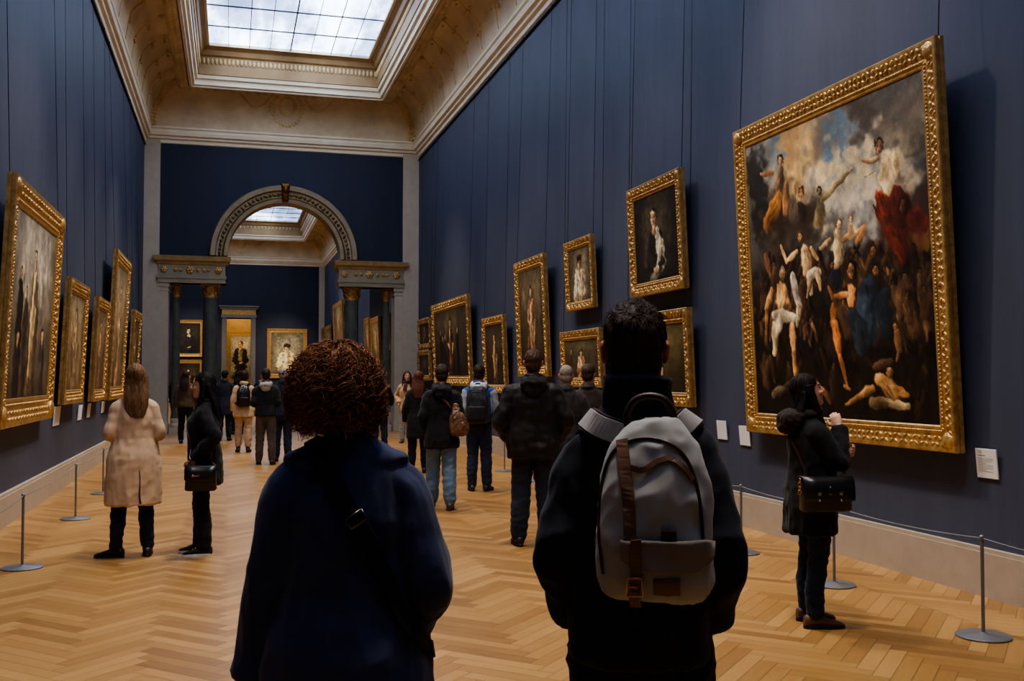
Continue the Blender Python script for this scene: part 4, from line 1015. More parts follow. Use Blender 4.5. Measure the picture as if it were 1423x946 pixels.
    for sg in (-1, 1):
        h, m1, kn, m2, a = LP[sg]; e = Vector((a.x, a.y - .005, legs['z'])); limb(b, [h + Vector((0, 0, .0)), m1, kn, m2, e], [legs['th'], legs['th'] * .93, legs['k'], (legs['k'] + legs['a']) / 2 + .004, legs['a']], 14)
    me = remesh(b, vox, 2); fold(me, .012, seed + 3, (6, 6, 9), .5); co = get_co(me); co[:, 2] = np.maximum(co[:, 2], .045); set_co(me, co * s)
    P.trousers = obj(legs['name'], me, cloth(legs['mat'], legs['c']), root, True)
    # ---- shoes
    shoes = dict(dict(c=(26, 22, 20), sole=(20, 18, 18), boot=0, hs=1.0), **(shoes or {}))
    for sg in (-1, 1):
        fx, fy, fa = Ft[sg]; Mx = Matrix.Translation((fx * s, fy * s, 0)) @ Matrix.Rotation(-math.radians(fa), 4, 'Z') @ Matrix.Scale(s * shoes['hs'], 4)
        b = MB(); R = []
        for yy, w, h in ((-.083, .022, .05), (-.078, .034, .085), (-.05, .039, .1), (-.01, .041, .105), (.035, .042, .095), (.08, .046, .072), (.13, .0485, .056), (.165, .042, .046), (.188, .026, .036), (.196, .01, .027)):
            R.append([(w * math.copysign(abs(math.cos(a)) ** .8, math.cos(a)), yy, max(.012, .016 + (h - .016) * (.5 + .5 * math.sin(a)))) for a in [2 * PI * j / 16 for j in range(16)]])
        b.rings(R)
        if shoes['boot']: b.loft([(.06, 0, -.02, .045, .055), (.12, 0, -.015, .044, .05), (shoes['boot'], 0, -.015, .047, .052), (shoes['boot'] + .004, 0, -.015, .04, .045)], 16)
        b.v = [tuple(Mx @ Vector(v)) for v in b.v]; so = obj('shoe', b, mat('shoe_leather', shoes['c'], .45, bump=.1), root, True)
        b = MB(); out = []
        for a in [2 * PI * j / 28 for j in range(28)]:
            yy = .057 + .145 * math.sin(a); wd = .05 if yy > .06 else .043; out.append((wd * math.copysign(abs(math.cos(a)) ** .75, math.cos(a)), yy))
        b.rings([[(px, py, 0) for px, py in out], [(px, py, .022) for px, py in out], [(px * .95, .057 + (py - .057) * .97, .026) for px, py in out]])
        if shoes.get('heel'): b.box((0, -.045, .012), (.07, .07, .03))
        b.v = [tuple(Mx @ Vector(v)) for v in b.v]; obj('sole', b, mat('shoe_sole', shoes['sole'], .6), so)
        if shoes.get('laces'):
            b = MB()
            for i in range(4): b.tube([(-.022, .03 + i * .022, .098 - i * .011), (0, .033 + i * .022, .106 - i * .011), (.022, .03 + i * .022, .098 - i * .011)], .0035, 5)
            b.v = [tuple(Mx @ Vector(v)) for v in b.v]; obj('laces', b, mat('lace', shoes['laces'], .8), so, True)
    # ---- top garment
    T = dict(dict(name='jacket', c=(26, 28, 38), hem=.86, hr=(.2, .15), ch=(.2, .135), wst=(.182, .128), sl=(.08, .06, .052, .047), hood=None, collar=.05, mat='jacket_cloth', fold=.014, bell=1.0), **(top or {}))
    tp = T.get('trap', 1.0); b = MB(); ww = width; z1 = T['hem']; hx, hy = T['hr']; cx_, cy_ = T['ch']; wx, wy = T['wst']
    if fem: cx_, wx = cx_ * .93, wx * .93
    rings = [(1.505, 0, -.02, .062, .062), (1.47, 0, -.02, .09 * (1 + .55 * (tp - 1)), .075), (1.45, 0, -.02, .112 * ww * tp, .082), (1.42, 0, -.018, (sh - .045 + .03 * (tp - 1)), .095), (1.37, 0, -.012, (sh - .022), .113), (1.28, 0, 0, cx_ * ww, cy_), (1.2, 0, .003, cx_ * ww * .985, cy_ * 1.0), (1.08, 0, .003, wx * ww, wy)]
    if z1 < .98: rings += [(.98, 0, -.005, (wx * .5 + hx * .5) * ww, (wy + hy) / 2), (.9, 0, -.01, (wx * .25 + hx * .75) * ww, (wy * .2 + hy * .8))]
    if z1 < .86: rings += [((.9 + z1) / 2, 0, -.008, hx * ww, hy)]
    rings += [(z1, 0, -.005, hx * ww * 1.01, hy * 1.01), (z1 - .012, 0, -.005, hx * ww * .985, hy * .98)]
    b.loft(list(reversed(rings)), 32)
    for sg in (-1, 1):
        a = A[sg]; e = Vector(a['e']); w_ = Vector(a['w']); r0, r1, r2, r3 = T['sl']
        cuff = w_ + (e - w_).normalized() * .0; S0 = Vector((sg * (sh - .085), -.015, 1.385)); S1 = Vector((sg * (sh - .03), -.015, 1.352)); md = (S1 + e) / 2 + Vector((sg * .004, -.004, .0))
        Pth = catmull([S0, S1, md, e, (e + cuff) / 2, cuff], 5); Rr = lerp_list([r0 * .85, r0 * .93, r1 * 1.0, r1, (r2 + r1) / 2, r3], len(Pth)); b.tube(Pth, Rr, 16); b.ell(S0, (r0 * .8,) * 3, 12, 8)
        if T.get('cuff'):
            dd = (cuff - e).normalized(); b.tube([cuff - dd * .075, cuff - dd * .07, cuff + dd * .0, cuff + dd * .004], [r3 * .9, r3 * 1.17, r3 * 1.2, r3 * .9], 16)
    if T['collar']:
        h = T['collar']; cr = T.get('cr', .072)
        b.loft([(1.44, 0, -.02, cr * 1.25, cr * 1.15), (1.475, 0, -.022, cr * 1.08, cr * 1.05), (1.475 + h * .6, 0, -.022, cr, cr * 1.0), (1.475 + h, 0, -.024, cr * 1.05, cr * 1.04), (1.478 + h, 0, -.024, cr * .9, cr * .9)], 24)
        if .035 < h < .07: b.tube([(cr * 1.12 * math.cos(t), -.022 + cr * 1.1 * math.sin(t), 1.468 + h * .35) for t in [2 * PI * i / 24 for i in range(25)]], (.016 if h < .07 else .022), 8)
    me = remesh(b, vox, 2); fold(me, T['fold'], seed, amp2=.45); co = get_co(me); m = co[:, 2] < z1 - .006
    set_co(me, co * s); P.coat = obj(T['name'], me, cloth(T['mat'], T['c'], bump=T.get('bump', .25), sheen=T.get('sheen', .08), rough=T.get('rough', .85)), root, True); P.z1 = z1
    if T.get('slc'):
        me = P.coat.data; me.materials.append(cloth('sleeve_cloth', T['slc'])); mi = []
        for f in me.polygons:
            q = f.center / s; on = False
            for sg in (-1, 1):
                e = Vector(A[sg]['e']); w_ = Vector(A[sg]['w']); S1 = Vector((sg * (sh + .0), -.015, 1.33))
                for a_, b_ in ((S1, e), (e, w_)):
                    ab = b_ - a_; tt = max(0, min(1, (q - a_).dot(ab) / ab.length_squared))
                    if (q - a_ - ab * tt).length < .09 and (sg * q.x > sh - .028 or (b_ == w_ and q.y > .14)): on = True
            mi.append(1 if on else 0)
        me.polygons.foreach_set('material_index', mi)
    if T['hood']:
        b = MB(); hx_ = T.get('hx', 0.0); b.ell((0, -.115 - hx_, 1.445), (.112, .062 + hx_, .066), 20, 12); b.ell((0, -.135 - hx_, 1.40), (.085, .04 + hx_, .06), 18, 10)
        b.tube([(.088 * math.cos(t), -.03 + .083 * math.sin(t), 1.487 + .018 * math.sin(t)) for t in [2 * PI * i / 24 for i in range(25)]], .026, 10)
        b.tube([(-.1, -.1, 1.475), (-.06, -.155, 1.462), (0, -.175, 1.455), (.06, -.155, 1.462), (.1, -.1, 1.475)], .019, 8)
        me = remesh(b, vox, 2); fold(me, .016, seed + 9, (14, 14, 10), .3); set_co(me, get_co(me) * s); obj('hood', me, cloth('hood_cloth', T['hood']), root, True)
    P.bvh = BVHTree.FromPolygons([tuple(v) for v in get_co(P.coat.data)], [tuple(p.vertices) for p in P.coat.data.polygons])
    return P

def finish_hair(P, parts, s, m=HAIR):
    V, Fq, C = merge(parts); me = np_mesh('hair', V * s, Fq, C); P.hair = obj('hair', me, m, P.root, True)
def xf(M, V): return V @ np.array(M.to_3x3()).T + np.array(M.translation)
def make_hair(P, hair, s, seed, vox):
    kind, c = hair[0], np.array(lin(hair[1])); Hm = P.Hm; rs = np.random.RandomState(seed * 7 + 1)
    if kind == 'none': return
    b = MB(); near = vox < .0095
    if kind in ('short', 'buzz'):
        k = 1.0 if kind == 'short' else .955
        b.ell((0, -.02, .038), (.082 * k, .1 * k, .088 * k), 24, 16, Hm); b.ell((0, -.05, -.02), (.072 * k, .062 * k, .07), 20, 12, Hm); b.ell((0, -.005, .07), (.07 * k, .085 * k, .06 * k), 20, 12, Hm)
    elif kind == 'bob':
        b.ell((0, -.02, .035), (.088, .104, .094), 24, 16, Hm); b.ell((0, -.05, -.03), (.085, .068, .085), 20, 12, Hm)
    elif kind == 'bun':
        b.ell((0, -.02, .04), (.084, .102, .09), 24, 16, Hm); b.ell((0, -.05, -.015), (.076, .066, .07), 20, 12, Hm); b.ell((0, -.1, .075), (.045, .04, .045), 16, 10, Hm)
    elif kind == 'long':
        L = hair[2] if len(hair) > 2 else .36
        b.ell((0, -.02, .037), (.0865, .108, .096), 24, 16, Hm); b.ell((0, -.045, -.02), (.087, .07, .09), 20, 12, Hm)
        hb = Hm @ Vector((0, -.065, -.02)); R = []
        top = Hm @ Vector((0, -.05, .03)); bot = Vector((hb.x * .6, -.135, hb.z + .02 - L)); mid = Vector((hb.x * .8, -.115, (hb.z * .5 + bot.z * .5)))
        pth = catmull([top, hb, mid, bot], 6); wid = lerp_list([.074, .096, .105, .112, .1, .062], len(pth)); th = lerp_list([.05, .055, .036, .028, .02], len(pth))
        b.tube(pth, [(w_, t_) for w_, t_ in zip(wid, th)], 20, up=(0, 1, 0))
        if hair[3:] and hair[3] == 'sides':
            for sg in (-1, 1):
                q = [Hm @ Vector((sg * .07, -.02, .05)), Hm @ Vector((sg * .085, -.015, -.03)), Vector((sg * .098, .02, 1.47)), Vector((sg * .095, .07, 1.36))]
                b.tube(catmull(q, 5), lerp_list([.03, .03, .026, .016], 16), 10)
    if kind == 'curly':
        return curly_hair(P, c, s, rs)
    me = remesh(b, .006 if vox < .012 else .009, 2); co = get_co(me); no = get_no(me)
    hl = xf(Hm.inverted(), co); yl = .022 + np.maximum(0, hl[:, 2] - .03) * 2.2; mk = (hl[:, 2] > -.06) & (hl[:, 1] > yl) & (hl[:, 2] < .075); hl[mk, 1] = yl[mk]; hl[mk, 0] *= .97; co = xf(Hm, hl)
    d = np.array([noise.noise(Vector((p[0] * 70, p[1] * 70, p[2] * (30 if kind in ('short', 'buzz') else 5)))) for p in co]); amp = .005 if kind != 'buzz' else .001
    co = co + no * (d * amp)[:, None]; parts = [(co, quads(me), np.tile(c, (len(co), 1)))]
    bv = BVHTree.FromPolygons([tuple(v) for v in co], [tuple(p.vertices) for p in me.polygons])
    if kind in ('short', 'bob', 'bun') and vox < .012:
        N = 3200 if near else 700; K = 6; L = hair[2] if (len(hair) > 2 and kind == 'short') else .03
        idx = rs.randint(0, len(co), N); loc = co[idx]; nn = no[idx]; Hi = Hm.inverted(); hl = xf(Hi, loc)
        R3 = np.array(Hm.to_3x3()); ang = np.arctan2(hl[:, 0], hl[:, 1] + .03)
        # combed direction: forward on the crown, down at the back and sides
        crown = np.clip((hl[:, 2] - .06) / .06, 0, 1)[:, None]
        dirs = crown * np.stack([.5 * np.sin(7 * hl[:, 0] / .08 + 2), np.ones(N) * .8, .35 * np.ones(N)], 1) + (1 - crown) * np.stack([.25 * np.sin(ang), -.25 * np.ones(N), -np.ones(N)], 1)
        dirs += rs.randn(N, 3) * .28; dirs = dirs @ R3.T; dirs -= nn * (np.sum(dirs * nn, 1) - .06 - .14 * crown[:, 0])[:, None]; dirs /= np.linalg.norm(dirs, axis=1, keepdims=True)
        ln = L * (.45 + .8 * crown[:, 0]) * rs.uniform(.6, 1.2, N); t = np.linspace(0, 1, K)
        Pt = loc[:, None] + dirs[:, None] * (ln[:, None] * t)[..., None] + nn[:, None] * (-.002 - .008 * crown * (t ** 2)[None])[..., None] * 1.0
        rad = (.0016 if near else .0026) * (1 - .8 * t)[None] * np.ones((N, 1)); V, Fq, si = strands(Pt, rad, 3)
        tint = rs.uniform(.6, 1.7, N)[si][:, None]; parts.append((V, Fq, c[None] * tint))
    if kind == 'long' and vox < .012:
        N = 420; K = 14; pts = []
        L = hair[2] if len(hair) > 2 else .36
        for i in range(N):
            a = rs.uniform(-1.35, 1.35) if not (hair[3:] and hair[3] == 'sides') else rs.uniform(-1.9, 1.9); x0 = math.sin(a) * .086; y0 = -math.cos(a) * .1 - .015; end = L * rs.uniform(.75, 1.05)
            q = [Hm @ Vector((x0 * .25, -.01, .128)), Hm @ Vector((x0 * .75, y0 * .75, .085)), Hm @ Vector((x0, y0, .0)), Hm @ Vector((x0 * 1.03, y0 * 1.0, -.07))]
            e = q[3]; q.append(Vector((e.x * .9 + rs.randn() * .012, min(e.y, .03) - .03 + rs.randn() * .01, e.z - (end - .07) * .55))); q.append(Vector((e.x * .78 + rs.randn() * .02, min(e.y, .03) - .045 + rs.randn() * .012, e.z - (end - .07))))
            pp = catmull(q, 3)[:K + 2]
            out = []
            for p in pp[:14]:
                h = bv.find_nearest(p); out.append(h[0] + h[1] * .003 if (h[0] - p).length < .03 else p)
            pts.append([tuple(v) for v in catmull(q, 3)] if rs.rand() < .0 else [tuple(v) for v in out] + [tuple(v) for v in pp[14:]])
        Pt = np.array(pts); K = Pt.shape[1]; t = np.linspace(0, 1, K); rad = .0028 * (1 - .6 * t)[None] * np.ones((N, 1)); V, Fq, si = strands(Pt, rad, 3)
        parts.append((V, Fq, c[None] * rs.uniform(.55, 1.8, N)[si][:, None]))
    bpy.data.meshes.remove(me); finish_hair(P, parts, s)

def curly_hair(P, c, s, rs):
    Hm = P.Hm; ctr = np.array(Hm @ Vector((0, -.022, -.004))); parts = []
    def env(az, po):
        """radius of the hair volume for azimuth (0 = face) and polar angle from the crown"""
        r = .117 + .006 * np.sin(3 * az + 1) + .008 * np.sin(7 * az) ; r = r * (1 + .09 * np.sin(po) ** 2) ; return r
    # dark core
    b = MB(); b.ell((0, -.022, .02), (.088, .1, .1), 24, 16, Hm); b.ell((0, -.035, -.06), (.092, .075, .07), 20, 12, Hm); me = remesh(b, .008, 2); co = get_co(me)
    parts.append((co, quads(me), np.tile(c * .55, (len(co), 1))))
    N = 4200; K = 28; t = np.linspace(0, 1, K)
    az = rs.uniform(0, 2 * PI, N); face = np.abs((az + PI) % (2 * PI) - PI) < .75
    layer = rs.uniform(.74, 1.03, N); po0 = rs.uniform(0, 1, N) ** 1.15 * 1.95; po0[:500] *= .12; layer[:500] = rs.uniform(1.0, 1.06, 500); po1 = np.minimum(po0 + rs.uniform(.5, 1.15, N), 2.55); po1 = np.where(face, np.minimum(po1, .8), po1); po0 = np.where(face, po0 * .3, po0)
    po = po0[:, None] + (po1 - po0)[:, None] * t[None]; az_t = az[:, None] + rs.randn(N)[:, None] * .5 * t[None] + .09 * np.sin(rs.uniform(4, 10, N)[:, None] * t[None] + rs.uniform(0, 6, N)[:, None])
    r = env(az_t, po) * layer[:, None]; r *= np.where(po > 1.7, 1 + .16 * (po - 1.7), 1)
    base = np.stack([np.sin(po) * np.sin(az_t) * r, np.sin(po) * np.cos(az_t) * r, np.cos(po) * r * 1.12], -1)
    # centre parting dip
    base[..., 2] -= .005 * np.exp(-(base[..., 0] / .016) ** 2) * (po < .9)
    T = np.gradient(base, axis=1); T /= np.linalg.norm(T, axis=2, keepdims=True) + 1e-9; nr = base / (np.linalg.norm(base, axis=2, keepdims=True) + 1e-9); bn = np.cross(T, nr)
    turns = rs.uniform(1.4, 3.8, N); ph = rs.uniform(0, 2 * PI, N); amp = rs.uniform(.004, .013, N)[:, None] * np.clip((po - .35) / .7, .08, 1.15)
    w = ph[:, None] + 2 * PI * turns[:, None] * t[None]
    pts = base + nr * (np.cos(w) * amp * (1 + .5 * np.sin(2.7 * w)))[..., None] + bn * (np.sin(w) * amp)[..., None]
    R3 = np.array(Hm.to_3x3()); pts = pts @ R3.T + ctr
    rad = rs.uniform(.0007, .0018, N)[:, None] * (np.sin(np.clip(t * 1.05 + .08, 0, 1) * PI) ** .5 * .9 + .12)[None]
    V, Fq, si = strands(pts, rad, 4); tint = (rs.uniform(.5, 1.9, N) * np.where(layer > .95, 1.25, .8))[si][:, None]
    parts.append((V, Fq, c[None] * tint * np.array((1.08, 1.0, .92))))
    # flyaway ends
    N2 = 500; az = rs.uniform(.7, 2 * PI - .7, N2); p0 = rs.uniform(.7, 2.45, N2); K2 = 12; t = np.linspace(0, 1, K2)
    po = p0[:, None] + .3 * t[None]; r = env(az, p0)[:, None] * (1 + .17 * t[None] * rs.uniform(.2, 1, N2)[:, None]); a2 = az[:, None] + .12 * np.sin(6 * t[None] + az[:, None] * 9)
    pts = np.stack([np.sin(po) * np.sin(a2) * r, np.sin(po) * np.cos(a2) * r, np.cos(po) * r], -1) @ R3.T + ctr
    V, Fq, si = strands(pts, .0009 * np.ones((N2, K2)), 3); parts.append((V, Fq, np.tile(c * 1.3, (len(V), 1))))
    finish_hair(P, parts, s)

# ---- straps and bags fitted on a person's clothes
def fit(P, pts, n=8, off=.004, bvh=None, closed=False):
    """pull a path (canonical person coordinates) onto the clothes; returns points and normals"""
    Q = catmull([Vector(p) * P.s for p in pts], n); out = []; nr = []
    for q in Q:
        l, no, i, d = (bvh or P.bvh).find_nearest(q); out.append(l + no * off); nr.append(no)
    for _ in range(2):
        out = [out[0]] + [(out[i - 1] + out[i] * 2 + out[i + 1]) / 4 for i in range(1, len(out) - 1)] + [out[-1]]
        nr = [nr[0]] + [(nr[i - 1] + nr[i] * 2 + nr[i + 1]).normalized() for i in range(1, len(nr) - 1)] + [nr[-1]]
    return out, nr
def worn(P, name, label, cat, base, group=None):
    """a bag carried by person P; geometry is written in the person's own space, the origin sits at `base`"""
    b = Vector(base); t = thing(name, label, cat, matrix=P.M @ Matrix.Translation(b), group=group); t['_b'] = 0; del t['_b']
    return t, b
# ================================================================ who stands where
def pocket(sg, o=.0): return dict(e=(sg * (.228 + o), -.06, 1.11), w=(sg * .18, .075, .93), d=(-sg * .25, .35, -.9), ts=(-sg * .3, .9, .2), pn=(-sg, -.2, 0), curl=.5)
def folded(sg, z=1.1): return dict(e=(sg * .215, -.045, 1.12), w=(sg * .1, .18, z), d=(-sg * .95, .2, .1), ts=(0, .1, 1), pn=(0, -1, 0), curl=.4)
BR, BLK, DBR = (58, 36, 24), (16, 15, 17), (38, 27, 20)
# -- the two visitors nearest the camera
W1 = person('person with big curly brown hair and long navy coat, closest to the camera', .31, 2.76, 6, 1.672, fem=True, vox=.0075, width=1.04, seed=2,
    arms=dict(L=dict(e=(-.212, .0, 1.09), w=(-.255, .03, .84), d=(0, .12, -1)), R=dict(e=(.222, -.045, 1.09), w=(.19, .12, .95), d=(-.3, .8, -.4))),
    hair=('curly', (120, 84, 60)), head=(0, 0, -.032), legs=dict(c=(24, 24, 32)), shoes=dict(c=(22, 20, 20)),
    top=dict(name='coat', c=(45, 53, 92), hem=.5, hr=(.236, .17), ch=(.2, .14), wst=(.205, .14), sl=(.08, .07, .06, .052), collar=.03, cr=.06, trap=1.5, cuff=True, mat='navy_wool', fold=.012, bump=.5, sheen=.25))
M1 = person('person with short dark hair in a dark high-collared jacket, wearing a large grey backpack', 1.05, 2.5, 25, 1.787, vox=.0075, width=.87, seed=4,
    arms=dict(L=pocket(-1, -.024), R=pocket(1, -.024)), hair=('short', (62, 48, 41), .036), head=(0, 2, -.01), skin=(190, 136, 108), legs=dict(c=(25, 26, 32), th=.1, k=.082, a=.064), shoes=dict(c=(26, 22, 20)),
    top=dict(c=(34, 37, 48), hem=.86, hr=(.202, .145), ch=(.205, .14), wst=(.2, .138), sl=(.07, .058, .052, .047), collar=.085, cr=.08, trap=1.4, cuff=False, mat='dark_navy_cotton', fold=.016, bump=.4))
# -- right: looking up at the huge painting
W2 = person('person in a black hooded coat with hand on chin, looking up at the huge painting', 3.635, 5.8, 98, 1.605, fem=True, vox=.009, seed=6, skin=(206, 158, 130),
    arms=dict(R=dict(e=(.2, .12, 1.15), w=(.085, .175, 1.385), d=(-.45, -.12, .85), ts=(-.5, -.75, -.2), pn=(-.55, -.5, .1), curl=.75), L=dict(e=(-.2, .13, 1.12), w=(.04, .25, 1.2), d=(.9, .1, .25), ts=(0, .2, 1), pn=(0, -1, 0), curl=.5)),
    feet=dict(L=(-.12, .02, 2), R=(.1, -.02, 6)), hair=('long', (26, 20, 19), .3, 'sides'), head=(0, 14), legs=dict(c=(34, 42, 62), th=.09, k=.066, a=.056, z=.1), shoes=dict(c=(92, 66, 44), sole=(34, 26, 22), laces=(30, 24, 20)),
    top=dict(name='coat', c=(24, 24, 28), hem=.66, hr=(.205, .175), ch=(.2, .15), wst=(.195, .15), sl=(.078, .066, .056, .046), hood=(44, 36, 32), hx=.03, collar=.05, mat='black_coat_cloth', fold=.016))
# -- left pair
W3 = person('person with long fair-brown hair in a pale beige knee-length coat, seen from behind', -.82, 9.6, -8, 1.70, fem=True, vox=.0095, seed=8, arms=dict(L=folded(-1, 1.06), R=folded(1, 1.08)),
    feet=dict(L=(-.15, .0, -68), R=(.125, .0, 6)), hair=('long', (112, 84, 60), .36), head=(-14, 4), legs=dict(c=(30, 32, 44), th=.086, k=.062, a=.05), shoes=dict(c=(26, 24, 25), boot=.2, hs=.95),
    top=dict(name='coat', c=(206, 176, 146), hem=.49, hr=(.245, .18), ch=(.2, .145), wst=(.196, .145), sl=(.072, .053, .048, .043), collar=.05, mat='beige_trench_cloth', fold=.011, sheen=.05))
W4 = person('person with long black hair in a black jacket, standing in profile facing left', -.22, 9.55, -82, 1.63, fem=True, vox=.0095, seed=10, skin=(204, 156, 128),
    arms=dict(L=dict(e=(-.225, -.12, 1.14), w=(-.21, .07, .93), d=(.1, .3, -.95))), feet=dict(L=(-.1, -.02, -4), R=(.09, .06, 12)), hair=('long', (24, 20, 22), .4, 'sides'), head=(0, -2), legs=dict(c=(24, 25, 30), th=.088, k=.07, a=.058, z=.08),
    shoes=dict(c=(26, 26, 28), sole=(236, 232, 226), laces=(190, 188, 184)), top=dict(c=(21, 22, 27), hem=.69, hr=(.195, .165), ch=(.195, .15), wst=(.188, .142), sl=(.076, .066, .056, .047), collar=.05, mat='black_jacket_cloth', fold=.016))
# -- middle distance right of centre
M2 = person('tall person in a black hooded rain jacket and dark jeans, seen from behind', 2.78, 9.2, 16, 1.85, vox=.0095, width=1.13, seed=12, arms=dict(L=dict(e=(-.29, -.05, 1.12), w=(-.225, .12, .95), d=(-.1, .6, -.7)), R=dict(e=(.29, -.05, 1.12), w=(.225, .12, .95), d=(.1, .6, -.7))),
    feet=dict(L=(-.13, 0, -12), R=(.13, .0, 12)), hair=('short', (76, 58, 46), .03), legs=dict(c=(40, 46, 60), th=.1, k=.084, a=.07), shoes=dict(c=(38, 30, 26)),
    top=dict(c=(31, 29, 30), hem=.8, hr=(.205, .16), ch=(.21, .15), wst=(.205, .15), sl=(.088, .068, .058, .05), hood=(33, 31, 32), collar=.05, mat='black_shell_cloth', fold=.02, sheen=.05, rough=.6))
M3 = person('person with dark hair in a black jacket and light blue jeans, with brown shoulder bag', 2.46, 11.96, 9, 1.74, vox=.0105, seed=14, feet=dict(L=(-.11, .14, -6), R=(.1, -.06, 8)), hair=('short', (54, 42, 36), .03), head=(6, 0), arms=dict(L=pocket(-1), R=pocket(1)),
    legs=dict(c=(98, 122, 146), th=.098, k=.082, a=.07, mat='pale_denim', name='jeans', z=.12), shoes=dict(c=(62, 46, 34), sole=(40, 32, 26)), top=dict(c=(22, 23, 28), hem=.76, hr=(.205, .16), collar=.045, hood=(27, 29, 38), mat='black_wool', fold=.016))
M4 = person('person in a blue jacket with grey sleeves and pale hood, with black backpack', 3.37, 13.77, 20, 1.76, vox=.0105, seed=16, feet=dict(L=(-.1, 0, -14), R=(.11, 0, 16)), hair=('short', (46, 38, 34), .03), head=(-4, 0), arms=dict(L=folded(-1), R=dict(e=(.25, .0, 1.12), w=(.24, .12, .92), d=(.1, .5, -.8))),
    legs=dict(c=(38, 46, 66), th=.095, k=.076, a=.062, mat='navy_denim', name='jeans'), shoes=dict(c=(46, 36, 30), boot=.15), top=dict(c=(44, 76, 138), slc=(150, 154, 164), hem=.98, hr=(.19, .145), collar=.05, hood=(190, 190, 196), mat='blue_fleece', fold=.016), )
M5 = person('person with cropped grey hair in a dark grey jacket, standing between two dark jackets', 3.62, 10.7, 22, 1.72, vox=.012, seed=18, hair=('buzz', (132, 122, 114)), legs=dict(c=(36, 36, 42)), top=dict(c=(52, 50, 50), collar=.045, hem=.82, mat='charcoal_cloth'))
M6 = person('person with short brown hair in a brown jacket, just left of the grey backpack wearer', 4.06, 11.2, 26, 1.74, vox=.012, seed=20, hair=('short', (64, 48, 40), .03), head=(10, 0), legs=dict(c=(36, 36, 42)), top=dict(c=(62, 52, 47), hem=.82, collar=.05, mat='brown_cloth'))
W5 = person('person with long auburn hair in a long black coat, left of the light blue jeans', 3.02, 16.6, 10, 1.68, fem=True, vox=.012, seed=22, hair=('long', (84, 48, 34), .34), head=(20, 0), legs=dict(c=(24, 24, 30), a=.05), shoes=dict(c=(24, 22, 22), boot=.16), top=dict(name='coat', c=(27, 27, 32), hem=.62, hr=(.2, .16), mat='black_coat_cloth'))
W6 = person('person with long brown hair in a tan jacket, facing the camera by the pilaster', 4.12, 24.2, 196, 1.72, fem=True, vox=.012, seed=24, hair=('long', (52, 34, 25), .34, 'sides'), head=(-16, 0), skin=(200, 150, 122), legs=dict(c=(150, 146, 140), mat='grey_denim', name='jeans', k=.068, a=.055), shoes=dict(c=(70, 58, 50)),
    arms=dict(L=dict(e=(-.25, -.08, 1.14), w=(-.17, .1, 1.0)), R=dict(e=(.27, -.1, 1.14), w=(.19, .08, .98))), top=dict(c=(184, 148, 112), hem=.78, hr=(.205, .155), mat='tan_cloth'))
M7 = person('person in a black jacket half hidden behind the right side of the curly hair', 3.15, 22.0, 4, 1.72, vox=.014, seed=26, hair=('short', (24, 20, 19), .03), head=(-10, 0), legs=dict(c=(34, 38, 52)), top=dict(c=(28, 28, 31), hem=.8, mat='black_jacket_cloth'), arms=dict(R=dict(e=(.26, .02, 1.14), w=(.26, .16, 1.0), d=(.1, .8, .2))))
# -- middle distance left of centre
M8 = person('person with cropped grey hair in a navy jacket, left of the curly hair', .96, 19.6, 8, 1.75, vox=.012, width=1.08, seed=28, hair=('buzz', (136, 128, 124)), head=(12, 0), skin=(196, 156, 134), legs=dict(c=(40, 48, 70), mat='navy_denim', name='jeans'), top=dict(c=(32, 37, 54), hem=.8, hr=(.2, .16), mat='navy_shell'), arms=dict(L=pocket(-1), R=pocket(1)))
M9 = person('person in a black jacket with a light grey hood and brown trousers', .63, 18.9, 4, 1.74, vox=.012, seed=30, hair=('short', (48, 40, 36), .03), head=(-3, 0), legs=dict(c=(84, 72, 66)), shoes=dict(c=(34, 28, 26)), arms=dict(L=folded(-1), R=folded(1)), feet=dict(L=(-.12, .1, -6), R=(.12, -.02, 8)), top=dict(c=(30, 31, 37), hem=.9, hood=(150, 144, 138), mat='black_softshell'))
W7 = person('person in a cream jacket and beige trousers wearing a small black backpack', .28, 22.1, 2, 1.72, fem=True, vox=.012, seed=32, hair=('bob', (44, 32, 26)), legs=dict(c=(188, 160, 124), k=.072, a=.06, z=.14), shoes=dict(c=(26, 24, 24), boot=.14), top=dict(c=(204, 176, 138), hem=.78, hr=(.21, .16), mat='cream_cloth'), feet=dict(L=(-.11, .06, -8), R=(.1, -.03, 10)))
M10 = person('person with black hair in a long dark navy coat, left of the cream jacket', -.13, 26.2, 6, 1.75, vox=.014, seed=34, hair=('short', (26, 22, 21), .03), head=(16, 0), legs=dict(c=(30, 32, 40)), top=dict(name='coat', c=(36, 40, 54), hem=.66, hr=(.205, .16), mat='navy_wool2'))
W8 = person('person with long brown hair in an olive-brown jacket, beyond the black-haired profile', -1.02, 25.4, 10, 1.72, fem=True, vox=.014, seed=36, hair=('long', (50, 34, 25), .36), head=(26, 0), legs=dict(c=(26, 26, 30)), shoes=dict(c=(24, 22, 22)), top=dict(c=(84, 68, 50), hem=.9, mat='olive_cloth'), width=1.08)
